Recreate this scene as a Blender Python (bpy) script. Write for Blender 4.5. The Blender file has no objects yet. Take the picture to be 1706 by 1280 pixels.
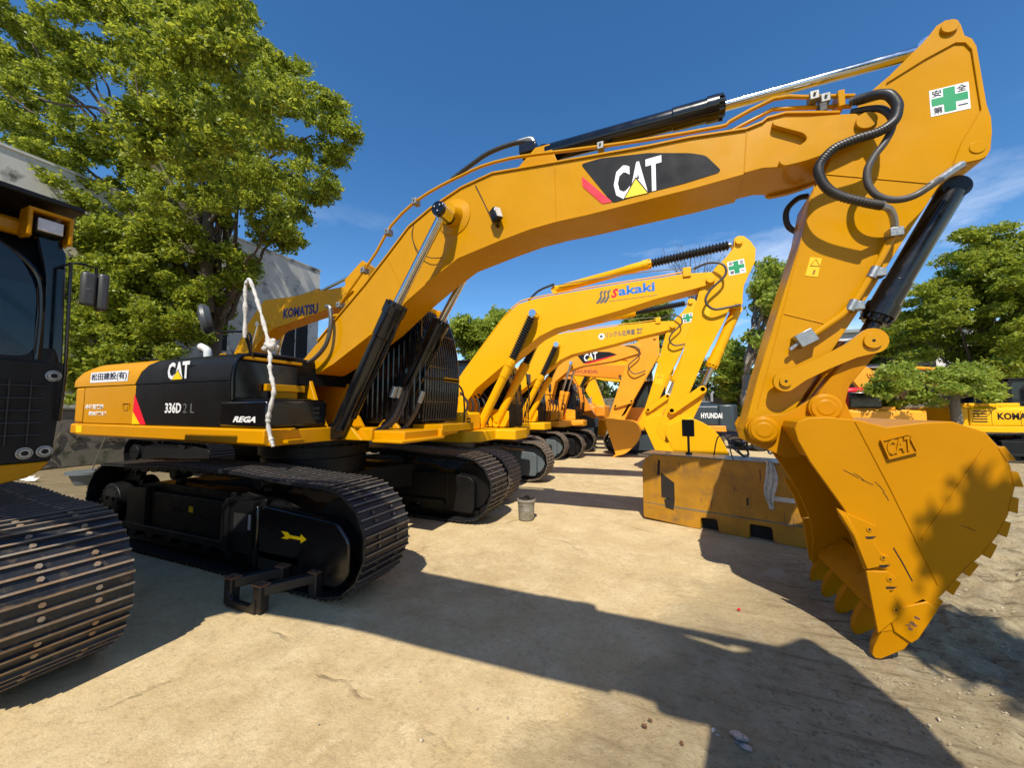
import bpy, math, random
import numpy as np
from mathutils import Vector, Matrix
random.seed(7); rng = np.random.default_rng(7)
C = bpy.context.scene.collection
R = math.radians
# ------------------------------------------------------------------ camera, world, sun, exposure
CAM = Vector((5.04, -4.27, 1.79)); PITCH = R(3.8); YAW = R(112.5); FPX = 627.0
cam = bpy.data.objects.new('camera', bpy.data.cameras.new('camera')); C.objects.link(cam)
cam.location = CAM; cam.rotation_euler = (R(90) + PITCH, 0, YAW - R(90))
cam.data.sensor_width = 36; cam.data.lens = 36 * FPX / 1706; cam.data.clip_start = .05; cam.data.clip_end = 2000
bpy.context.scene.camera = cam
S = Vector((0.25, -1.0, 1.3)).normalized()            # towards the sun
sun = bpy.data.objects.new('sun', bpy.data.lights.new('sun', 'SUN')); C.objects.link(sun)
sun.data.energy = 5.0; sun.data.angle = R(.5); sun.data.color = (1.0, .93, .80)
sun.rotation_euler = S.to_track_quat('Z', 'Y').to_euler()
W = bpy.data.worlds.new("World"); bpy.context.scene.world = W; W.use_nodes = True
nt = W.node_tree; N = nt.nodes; L = nt.links; N.clear()
sky = N.new('ShaderNodeTexSky'); sky.sky_type = 'NISHITA'; sky.sun_disc = False
sky.sun_elevation = math.asin(S.z); sky.sun_rotation = math.atan2(S.x, S.y)
sky.air_density = 1.0; sky.dust_density = 0.25; sky.ozone_density = 3.0; sky.altitude = 300
bg = N.new('ShaderNodeBackground'); bg.inputs[1].default_value = .14
out = N.new('ShaderNodeOutputWorld')
# a few thin clouds low in the sky
tc = N.new('ShaderNodeTexCoord'); mp = N.new('ShaderNodeMapping'); mp.inputs['Scale'].default_value = (1, 1, 3.2); mp.inputs['Location'].default_value = (.35, .1, .2)
ns = N.new('ShaderNodeTexNoise'); ns.inputs['Scale'].default_value = 2.6; ns.inputs['Detail'].default_value = 9; ns.inputs['Roughness'].default_value = .62
rp = N.new('ShaderNodeValToRGB'); rp.color_ramp.elements[0].position = .54; rp.color_ramp.elements[1].position = .78
sp = N.new('ShaderNodeSeparateXYZ'); mr = N.new('ShaderNodeMapRange'); mr.inputs['From Min'].default_value = .46; mr.inputs['From Max'].default_value = .20
mu = N.new('ShaderNodeMath'); mu.operation = 'MULTIPLY'; mu.use_clamp = True
mx = N.new('ShaderNodeMix'); mx.data_type = 'RGBA'; mx.inputs[7].default_value = (7.5, 8.0, 8.8, 1)
hs = N.new('ShaderNodeHueSaturation'); hs.inputs['Saturation'].default_value = 1.26
L.new(tc.outputs['Generated'], mp.inputs[0]); L.new(mp.outputs[0], ns.inputs[0]); L.new(ns.outputs[0], rp.inputs[0])
L.new(tc.outputs['Generated'], sp.inputs[0]); L.new(sp.outputs[2], mr.inputs[0])
L.new(rp.outputs[0], mu.inputs[0]); L.new(mr.outputs[0], mu.inputs[1]); L.new(mu.outputs[0], mx.inputs[0])
L.new(sky.outputs[0], hs.inputs['Color']); L.new(hs.outputs[0], mx.inputs[6]); L.new(mx.outputs[2], bg.inputs[0]); L.new(bg.outputs[0], out.inputs[0])
vs = bpy.context.scene.view_settings
vs.view_transform = 'Standard'; vs.look = 'None'; vs.gamma = 1; vs.exposure = 0.28; vs.use_curve_mapping = False
bpy.context.scene.cycles.max_bounces = 8

# ------------------------------------------------------------------ materials
def lin(h):
    h = h.lstrip('#'); o = []
    for i in (0, 2, 4):
        c = int(h[i:i+2], 16) / 255; o.append(c / 12.92 if c <= .04045 else ((c + .055) / 1.055) ** 2.4)
    return (*o, 1)
def mat(name, col, rough=.5, metal=0, var=.12, scale=3, bump=0, bscale=40, col2=None, thr=(.45, .6), coat=0, spec=.5, c2scale=None):
    m = bpy.data.materials.new(name); m.use_nodes = True; t = m.node_tree; b = t.nodes['Principled BSDF']
    if isinstance(col, str): col = lin(col)
    if isinstance(col2, str): col2 = lin(col2)
    b.inputs['Roughness'].default_value = rough; b.inputs['Metallic'].default_value = metal
    b.inputs['Coat Weight'].default_value = coat; b.inputs['Coat Roughness'].default_value = .12; b.inputs['Specular IOR Level'].default_value = spec
    tcn = t.nodes.new('ShaderNodeTexCoord')
    n1 = t.nodes.new('ShaderNodeTexNoise'); n1.inputs['Scale'].default_value = scale; n1.inputs['Detail'].default_value = 8; n1.inputs['Roughness'].default_value = .65
    t.links.new(tcn.outputs['Object'], n1.inputs[0])
    mr = t.nodes.new('ShaderNodeMapRange'); mr.inputs['From Min'].default_value = .25; mr.inputs['From Max'].default_value = .75
    mr.inputs['To Min'].default_value = 1 - var; mr.inputs['To Max'].default_value = 1 + var
    t.links.new(n1.outputs[0], mr.inputs[0])
    mm = t.nodes.new('ShaderNodeMix'); mm.data_type = 'RGBA'; mm.blend_type = 'MULTIPLY'; mm.inputs[0].default_value = 1
    mm.inputs[6].default_value = col; t.links.new(mr.outputs[0], mm.inputs[7])
    last = mm.outputs[2]
    if col2:
        n2 = t.nodes.new('ShaderNodeTexNoise'); n2.inputs['Scale'].default_value = c2scale or scale * 3; n2.inputs['Detail'].default_value = 10; n2.inputs['Roughness'].default_value = .7
        t.links.new(tcn.outputs['Object'], n2.inputs[0])
        r2 = t.nodes.new('ShaderNodeMapRange'); r2.inputs['From Min'].default_value = thr[0]; r2.inputs['From Max'].default_value = thr[1]
        t.links.new(n2.outputs[0], r2.inputs[0])
        m2 = t.nodes.new('ShaderNodeMix'); m2.data_type = 'RGBA'; t.links.new(r2.outputs[0], m2.inputs[0]); t.links.new(last, m2.inputs[6]); m2.inputs[7].default_value = col2
        last = m2.outputs[2]
    t.links.new(last, b.inputs['Base Color'])
    rr = t.nodes.new('ShaderNodeMapRange'); rr.inputs['From Min'].default_value = .3; rr.inputs['From Max'].default_value = .7
    rr.inputs['To Min'].default_value = max(.02, rough - .07); rr.inputs['To Max'].default_value = min(1, rough + .1)
    n3 = t.nodes.new('ShaderNodeTexNoise'); n3.inputs['Scale'].default_value = scale * 2.3; n3.inputs['Detail'].default_value = 6
    t.links.new(tcn.outputs['Object'], n3.inputs[0]); t.links.new(n3.outputs[0], rr.inputs[0]); t.links.new(rr.outputs[0], b.inputs['Roughness'])
    if bump:
        n4 = t.nodes.new('ShaderNodeTexNoise'); n4.inputs['Scale'].default_value = bscale; n4.inputs['Detail'].default_value = 5
        t.links.new(tcn.outputs['Object'], n4.inputs[0]); bp = t.nodes.new('ShaderNodeBump'); bp.inputs['Strength'].default_value = bump; bp.inputs['Distance'].default_value = .01
        t.links.new(n4.outputs[0], bp.inputs['Height']); t.links.new(bp.outputs[0], b.inputs['Normal'])
    return m
M = {}
M['cat'] = mat('cat_yellow_paint', (.53, .245, .0, 1), .27, var=.08, scale=1.3, bump=.06, bscale=7, spec=.22, col2=(.46,.21,.004,1), thr=(.58,.80), c2scale=1.7)
M['catb'] = mat('bucket_yellow_paint', (.47, .195, .0, 1), .38, var=.09, scale=1.6, bump=.10, bscale=9, spec=.15, col2=(.35,.14,.001,1), thr=(.57,.80), c2scale=2.2)
M['kom'] = mat('bright_yellow_paint', (.82, .405, .0, 1), .4, var=.05, scale=1.2, bump=.05, bscale=7, spec=.3)
M['catc'] = mat('body_yellow_paint', (.60, .26, .0, 1), .32, var=.05, scale=1.3, bump=.04, bscale=7, spec=.25)
M['cat2'] = mat('orange_yellow_paint', (.80, .33, .012, 1), .42, var=.06, scale=1.5)
M['orange'] = mat('orange_paint', (.80, .27, .015, 1), .4, var=.06)
M['dirtyy'] = mat('worn_yellow_paint', (.38, .175, .005, 1), .55, var=.3, scale=2.0, bump=.25, bscale=18, col2=(.16, .09, .03, 1), thr=(.50, .74), c2scale=3.2)
M['blk'] = mat('black_paint', (.005, .005, .006, 1), .2, var=.15, coat=.3, spec=.4)
M['hood'] = mat('black_hood_paint', (.006, .006, .006, 1), .38, var=.3, scale=2, spec=.25)
M['blkm'] = mat('black_matt_paint', (.005, .005, .0055, 1), .45, var=.3, bump=.15, bscale=12, spec=.3)
M['shoe'] = mat('track_shoe_steel', (.012, .013, .015, 1), .42, var=.4, scale=9, bump=.3, bscale=30, spec=.4, col2=(.045, .038, .03, 1), thr=(.58, .75), c2scale=14)
M['grs'] = mat('worn_grouser_edge', (.17, .155, .135, 1), .45, .3, var=.4, scale=8, col2=(.20, .15, .095, 1), thr=(.45, .65), c2scale=10)
M['rust'] = mat('rusty_grouser', (.27, .17, .095, 1), .62, .15, var=.45, scale=7, bump=.3, bscale=30, col2=(.26, .22, .17, 1), thr=(.42, .6), c2scale=9)
M['shoe2'] = mat('old_track_shoe', (.018, .019, .022, 1), .45, var=.5, scale=8, bump=.4, bscale=26, col2=(.12, .085, .05, 1), thr=(.55, .72), c2scale=11)
M['mud'] = mat('muddy_track_shoe', (.085, .068, .05, 1), .75, var=.4, scale=8, col2=(.2, .15, .1, 1), thr=(.45, .7), c2scale=12)
M['mudg'] = mat('muddy_grouser', (.26, .2, .14, 1), .7, var=.3, scale=9)
M['grey'] = mat('grey_frame_paint', (.095, .115, .125, 1), .5, var=.12)
M['hyu'] = mat('slate_grey_paint', (.03, .043, .052, 1), .38, var=.1)
M['bolt'] = mat('bolt_steel', (.10, .09, .085, 1), .4, .5, var=.2)
M['chrome'] = mat('chrome_rod', (.62, .63, .64, 1), .13, 1.0, var=.05)
M['zinc'] = mat('zinc_fitting', (.36, .37, .37, 1), .38, .9, var=.15, scale=20)
M['rub'] = mat('rubber_hose', (.025, .024, .023, 1), .42, var=.2, scale=10)
M['rub2'] = mat('dusty_hose_sleeve', (.06, .055, .05, 1), .5, var=.2, scale=10)
M['white'] = mat('white_decal', (.8, .8, .8, 1), .5, var=.02)
M['dec'] = mat('charcoal_decal', (.010, .011, .014, 1), .6, var=.05, spec=.2)
M['red'] = mat('red_decal', (.85, .008, .03, 1), .45, var=.03)
M['tri'] = mat('yellow_decal', (.95, .62, .0, 1), .45, var=.02)
M['green'] = mat('green_decal', (.0, .28, .1, 1), .45, var=.02)
M['ink'] = mat('dark_ink', (.01, .01, .03, 1), .5, var=.02)
M['inkf'] = mat('faded_lettering', (.11, .11, .11, 1), .6, var=.1)
M['inkr'] = mat('red_ink', (.35, .05, .03, 1), .5, var=.02)
M['blue'] = mat('blue_decal', (.0, .17, .62, 1), .45, var=.02)
M['navy'] = mat('navy_decal', (.01, .012, .10, 1), .5, var=.02)
M['inky'] = mat('yellow_label_ink', (.28, .12, .0, 1), .5, var=.02)
M['lab'] = mat('yellow_label', (.9, .5, .0, 1), .45, var=.02)
M['glass'] = mat('dark_glass', (.003, .008, .015, 1), .08, var=.05, spec=.5)
M['glassb'] = mat('blue_tinted_glass', (.006, .022, .045, 1), .12, var=.08, spec=.35)
M['lens'] = mat('lamp_lens', (.62, .60, .58, 1), .12, .1, var=.25, scale=25, coat=.8)
M['mirr'] = mat('mirror_shell', (.05, .055, .058, 1), .4, var=.1)
M['grill'] = mat('dark_grille_wire', (.02, .02, .022, 1), .45)
M['cloth'] = mat('dusty_white_wrap', (.55, .53, .49, 1), .85, var=.15, scale=14, bump=.8, bscale=30, col2=(.33, .31, .28, 1), thr=(.5, .65), c2scale=22)
M['rusty'] = mat('rusty_black_steel', (.016, .013, .011, 1), .5, var=.3, bump=.3, bscale=20)
M['rustp'] = mat('rust_pad', (.16, .07, .03, 1), .8, var=.3, scale=15)
M['conc'] = mat('stained_concrete', (.56, .54, .50, 1), .9, var=.18, scale=.6, bump=.3, bscale=6, col2=(.11, .11, .105, 1), thr=(.54, .66), c2scale=.9)
M['wall'] = mat('old_garden_wall', (.17, .15, .115, 1), .9, var=.25, scale=1.5, bump=.5, bscale=9, col2=(.06, .065, .04, 1), thr=(.5, .62), c2scale=3)
M['dark'] = mat('dark_opening', (.008, .008, .008, 1), .8, var=.1)
M['wht'] = mat('white_render_wall', (.62, .60, .58, 1), .85, var=.08, scale=.5, col2=(.38, .36, .34, 1), thr=(.6, .8), c2scale=1.2)
M['bark'] = mat('tree_bark', (.085, .065, .048, 1), .9, var=.3, scale=6, bump=.6, bscale=14)
M['bark2'] = mat('pale_tree_bark', (.20, .175, .14, 1), .9, var=.35, scale=9, bump=.8, bscale=18)
M['pail'] = mat('dirty_galvanised_tin', (.26, .24, .19, 1), .5, .35, var=.3, scale=7, col2=(.12, .10, .07, 1), thr=(.5, .66), c2scale=9)
M['basin'] = mat('grey_plastic', (.10, .115, .12, 1), .5, var=.1)
M['pipe'] = mat('white_pipe', (.6, .62, .6, 1), .4, var=.06)
M['redp'] = mat('red_machine_paint', (.6, .01, .015, 1), .3, var=.05)
M['bluep'] = mat('blue_car_paint', (.01, .04, .16, 1), .2, var=.05, coat=.5)
M['silver'] = mat('silver_paint', (.35, .37, .38, 1), .3, .3, var=.05)
M['wire'] = mat('galvanised_wire', (.25, .25, .24, 1), .5, .5)
# ------------------------------------------------------------------ mesh helpers
class MB:
    def __init__(s): s.v = []; s.f = []; s.m = []; s.isl = []
    def add(s, vs, fs, m=0):
        o = len(s.v); s.v += [tuple(p) for p in vs]; s.isl.append((o, len(s.f)))
        for f in fs: s.f.append([i + o for i in f]); s.m.append(m)
        return s
    def box(s, x0, x1, y0, y1, z0, z1, m=0):
        return s.add([(x0,y0,z0),(x1,y0,z0),(x1,y1,z0),(x0,y1,z0),(x0,y0,z1),(x1,y0,z1),(x1,y1,z1),(x0,y1,z1)],
              [(0,3,2,1),(4,5,6,7),(0,1,5,4),(1,2,6,5),(2,3,7,6),(3,0,4,7)], m)
    def prism(s, poly, y0, y1, m=0, mside=None):           # polygon of (x, z), extruded along y
        a = sum(poly[i][0]*poly[(i+1)%len(poly)][1]-poly[(i+1)%len(poly)][0]*poly[i][1] for i in range(len(poly)))
        if a < 0: poly = poly[::-1]
        n = len(poly); lo, hi = min(y0,y1), max(y0,y1)
        vs = [(x,lo,z) for x,z in poly] + [(x,hi,z) for x,z in poly]
        s.add(vs, [list(range(n)), list(range(2*n-1,n-1,-1))], m)
        o = len(s.v) - 2*n
        for i in range(n):
            j = (i+1)%n; s.f.append([o+i+n, o+j+n, o+j, o+i][::1]); s.m.append(m if mside is None else mside)
        return s
    def slab(s, poly, z0, z1, m=0):                         # polygon of (x, y), extruded along z
        a = sum(poly[i][0]*poly[(i+1)%len(poly)][1]-poly[(i+1)%len(poly)][0]*poly[i][1] for i in range(len(poly)))
        if a < 0: poly = poly[::-1]
        n = len(poly); vs = [(x,y,z0) for x,y in poly] + [(x,y,z1) for x,y in poly]
        return s.add(vs, [list(range(n-1,-1,-1)), list(range(n,2*n))] + [[i,(i+1)%n,(i+1)%n+n,i+n] for i in range(n)], m)
    def yz(s, poly, x0, x1, m=0):                           # polygon of (y, z), extruded along x
        n = len(poly); vs = [(x0,y,z) for y,z in poly] + [(x1,y,z) for y,z in poly]
        return s.add(vs, [list(range(n-1,-1,-1)), list(range(n,2*n))] + [[i,(i+1)%n,(i+1)%n+n,i+n] for i in range(n)], m)
    def lathe(s, p0, p1, prof, n=20, m=0):                  # prof: (t along axis 0..1, radius)
        p0 = Vector(p0); p1 = Vector(p1); d = (p1-p0); a = d.normalized()
        u = a.orthogonal().normalized(); w = a.cross(u); vs = []
        for t, r in prof:
            c = p0 + d*t
            for i in range(n):
                q = 2*math.pi*i/n; vs.append(c + (u*math.cos(q)+w*math.sin(q))*r)
        k = len(prof); fs = [list(range(n-1,-1,-1)), list(range((k-1)*n, k*n))]
        for j in range(k-1):
            for i in range(n): fs.append([j*n+i, j*n+(i+1)%n, (j+1)*n+(i+1)%n, (j+1)*n+i])
        return s.add(vs, fs, m)
    def cyl(s, p0, p1, r, n=20, m=0, r1=None): return s.lathe(p0, p1, [(0,r),(1,r if r1 is None else r1)], n, m)
    def tube(s, path, r, n=8, m=0, closed=False, smooth=0):
        P = [Vector(p) for p in path]
        if smooth: P = spline(P, smooth)
        rs = r if isinstance(r, (list,tuple)) else [r]*len(P)
        if len(rs) != len(P): rs = [rs[min(len(rs)-1, int(i*len(rs)/len(P)))] for i in range(len(P))]
        t = (P[1]-P[0]).normalized(); u = t.orthogonal().normalized(); vs = []
        for i, p in enumerate(P):
            t = (P[min(i+1,len(P)-1)] - P[max(i-1,0)]).normalized()
            u = (u - t*u.dot(t)).normalized(); w = t.cross(u)
            for k in range(n):
                q = 2*math.pi*k/n; vs.append(p + (u*math.cos(q)+w*math.sin(q))*rs[i])
        fs = [list(range(n-1,-1,-1)), list(range((len(P)-1)*n, len(P)*n))]
        for j in range(len(P)-1):
            for i in range(n): fs.append([j*n+i, j*n+(i+1)%n, (j+1)*n+(i+1)%n, (j+1)*n+i])
        return s.add(vs, fs, m)
    def band(s, path, th, y0, y1, m=0):                     # a plate of thickness th following an (x, z) path
        P = [Vector((x,z)) for x,z in path]; off = []
        for i in range(len(P)):
            t = (P[min(i+1,len(P)-1)] - P[max(i-1,0)]).normalized(); off.append(P[i] + Vector((-t.y, t.x))*th)
        return s.prism([tuple(p) for p in P] + [tuple(p) for p in off[::-1]], y0, y1, m)
    def xform(s, mtx, start=0):
        s.v[start:] = [tuple(mtx @ Vector(p)) for p in s.v[start:]]; return s
    def pieces(s):                                          # groups of shapes that lie far apart
        k = len(s.isl)
        if k < 2 or k > 400: return None
        V = np.array(s.v); e = [a for a, _ in s.isl] + [len(V)]
        if any(e[i+1] <= e[i] for i in range(k)): return None
        lo = np.array([V[e[i]:e[i+1]].min(0) for i in range(k)]); hi = np.array([V[e[i]:e[i+1]].max(0) for i in range(k)]); size = (hi-lo).max(1)
        gap = np.maximum(0, np.maximum(lo[:,None]-hi[None], lo[None]-hi[:,None])); near = np.sqrt((gap**2).sum(2)) <= np.maximum(.018, .48*np.maximum(size[:,None], size[None]))
        lab = np.arange(k)
        for _ in range(k):
            new = np.array([lab[near[i]].min() for i in range(k)])
            if (new == lab).all(): break
            lab = new
        return lab if len(set(lab)) > 1 else None
    def build(s, name, mats, parent=None, bevel=0, ang=35, loc=None):
        lab = s.pieces() if parent is not None else None
        if lab is not None and len(set(lab)) <= 60:
            outs = []; ends = [a for a, _ in s.isl] + [len(s.v)]; fe = [b for _, b in s.isl] + [len(s.f)]
            for L_ in sorted(set(lab)):
                q = MB()
                for i in np.nonzero(lab == L_)[0]:
                    o = len(q.v); q.isl.append((o, len(q.f))); q.v += s.v[ends[i]:ends[i+1]]
                    for j in range(fe[i], fe[i+1]): q.f.append([c - ends[i] + o for c in s.f[j]]); q.m.append(s.m[j])
                outs.append(q._make(name, mats, parent, bevel, ang, loc))
            return outs[0]
        return s._make(name, mats, parent, bevel, ang, loc)
    def _make(s, name, mats, parent=None, bevel=0, ang=35, loc=None):
        me = bpy.data.meshes.new(name); me.from_pydata(s.v, [], s.f)
        if not isinstance(mats, (list,tuple)): mats = [mats]
        for q in mats: me.materials.append(q)
        me.polygons.foreach_set('material_index', s.m)
        me.polygons.foreach_set('use_smooth', [True]*len(me.polygons))
        me.update()
        import bmesh
        b = bmesh.new(); b.from_mesh(me); bmesh.ops.recalc_face_normals(b, faces=b.faces); b.to_mesh(me); b.free()
        me.set_sharp_from_angle(angle=R(ang))
        o = bpy.data.objects.new(name, me); C.objects.link(o)
        if parent: o.parent = parent
        if loc: o.location = loc
        if bevel:
            d = o.modifiers.new('bevel', 'BEVEL'); d.width = bevel; d.segments = 2; d.limit_method = 'ANGLE'; d.angle_limit = R(40); d.harden_normals = False
        return o
def spline(P, k=6):
    o = []; n = len(P)
    for i in range(n-1):
        a, b, c, d = P[max(i-1,0)], P[i], P[i+1], P[min(i+2,n-1)]
        for j in range(k):
            t = j/k; o.append(.5*((2*b)+(c-a)*t+(2*a-5*b+4*c-d)*t*t+(3*b-a-3*c+d)*t**3))
    o.append(P[-1]); return o
def xz(pts, y): return [(x, y, z) for x, z in pts]
def tag(o, label, cat, group=None, kind=None):
    if label: o['label'] = label
    if cat: o['category'] = cat
    if group: o['group'] = group
    if kind: o['kind'] = kind
    return o
def thing(name, label, cat, loc=(0,0,0), rz=0, group=None):
    o = bpy.data.objects.new(name, None); C.objects.link(o); o.location = loc; o.rotation_euler = (0,0,rz); o.empty_display_size = .3
    return tag(o, label, cat, group)
def struct(name, mb, m): o = mb.build(name, m); o['kind'] = 'structure'; return o
def kids(o): return [c for c in bpy.data.objects if c.parent == o]
def prune(o, names):                                         # drop the parts whose mesh is in names, with everything under them
    for ch in kids(o):
        if ch.type == 'MESH' and ch.data.name in names: kill(ch)
        else: prune(ch, names)
def kill(o):
    for ch in kids(o): kill(ch)
    bpy.data.objects.remove(o)
def copy_tree(o, parent=None):
    c = o.copy(); C.objects.link(c); c.parent = parent
    for ch in kids(o): copy_tree(ch, c)
    return c
def at(px, py, depth):                                       # the point seen at a photo pixel, that many metres deep
    fw = Vector((math.cos(PITCH)*math.cos(YAW), math.cos(PITCH)*math.sin(YAW), math.sin(PITCH)))
    r = fw.cross(Vector((0,0,1))).normalized(); u = r.cross(fw)
    return CAM + (fw + r*(px-853)/FPX - u*(py-640)/FPX)*depth
def rnd_poly(path, r, k=4):                                  # round a polygon's corners
    o = []; n = len(path)
    for i in range(n):
        a, b, c = Vector(path[i-1]), Vector(path[i]), Vector(path[(i+1)%n])
        d1 = (a-b); d2 = (c-b); q = min(r, d1.length*.45, d2.length*.45)
        p1 = b + d1.normalized()*q; p2 = b + d2.normalized()*q
        for j in range(k+1):
            t = j/k; o.append(tuple(p1*(1-t)**2 + b*2*t*(1-t) + p2*t*t))
    return o
FONTC = {}
def text(name, body, m, parent, box, y, bold=0, shear=0, th=.002, plane='xz', slope=0, mirror=False, extr=None, name2=None):
    """lettering stretched into box=(a0,z0,a1,z1) on a plane facing -y (plane 'xz') or +x (plane 'yz')"""
    cu = bpy.data.curves.new('t', 'FONT'); cu.body = body; cu.offset = bold; cu.shear = shear; cu.resolution_u = 2
    cu.extrude = 0.5
    o = bpy.data.objects.new('t', cu); C.objects.link(o)
    dg = bpy.context.evaluated_depsgraph_get(); dg.update()
    me = bpy.data.meshes.new_from_object(o.evaluated_get(dg)); bpy.data.objects.remove(o); bpy.data.curves.remove(cu)
    n = len(me.vertices); co = np.empty(n*3); me.vertices.foreach_get('co', co); co = co.reshape(-1,3)
    mn, mxx = co.min(0), co.max(0); a0, z0, a1, z1 = box
    u = (co[:,0]-mn[0])/(mxx[0]-mn[0]); v = (co[:,1]-mn[1])/(mxx[1]-mn[1]); w = co[:,2] > 0
    q = np.empty((n,3))
    A = a0 + u*(a1-a0); Z = z0 + v*(z1-z0) + slope*u*(a1-a0); D = th if extr is None else extr
    if plane == 'xz': q[:,0] = A; q[:,2] = Z; q[:,1] = np.where(w, y-D, y+.001)
    elif plane == 'back': q[:,0] = a1-(A-a0); q[:,2] = Z; q[:,1] = np.where(w, y+D, y-.001)
    else: q[:,1] = A; q[:,2] = Z; q[:,0] = np.where(w, y+D, y-.001)
    me.vertices.foreach_set('co', q.ravel()); me.materials.clear(); me.materials.append(m); me.update()
    import bmesh
    b = bmesh.new(); b.from_mesh(me); bmesh.ops.recalc_face_normals(b, faces=b.faces); b.to_mesh(me); b.free()
    ob = bpy.data.objects.new(name, me); C.objects.link(ob); ob.parent = parent; return ob
def plate(name, poly, m, parent, y, th=.003):
    return MB().prism(poly, y, y-th).build(name, m, parent)
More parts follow.
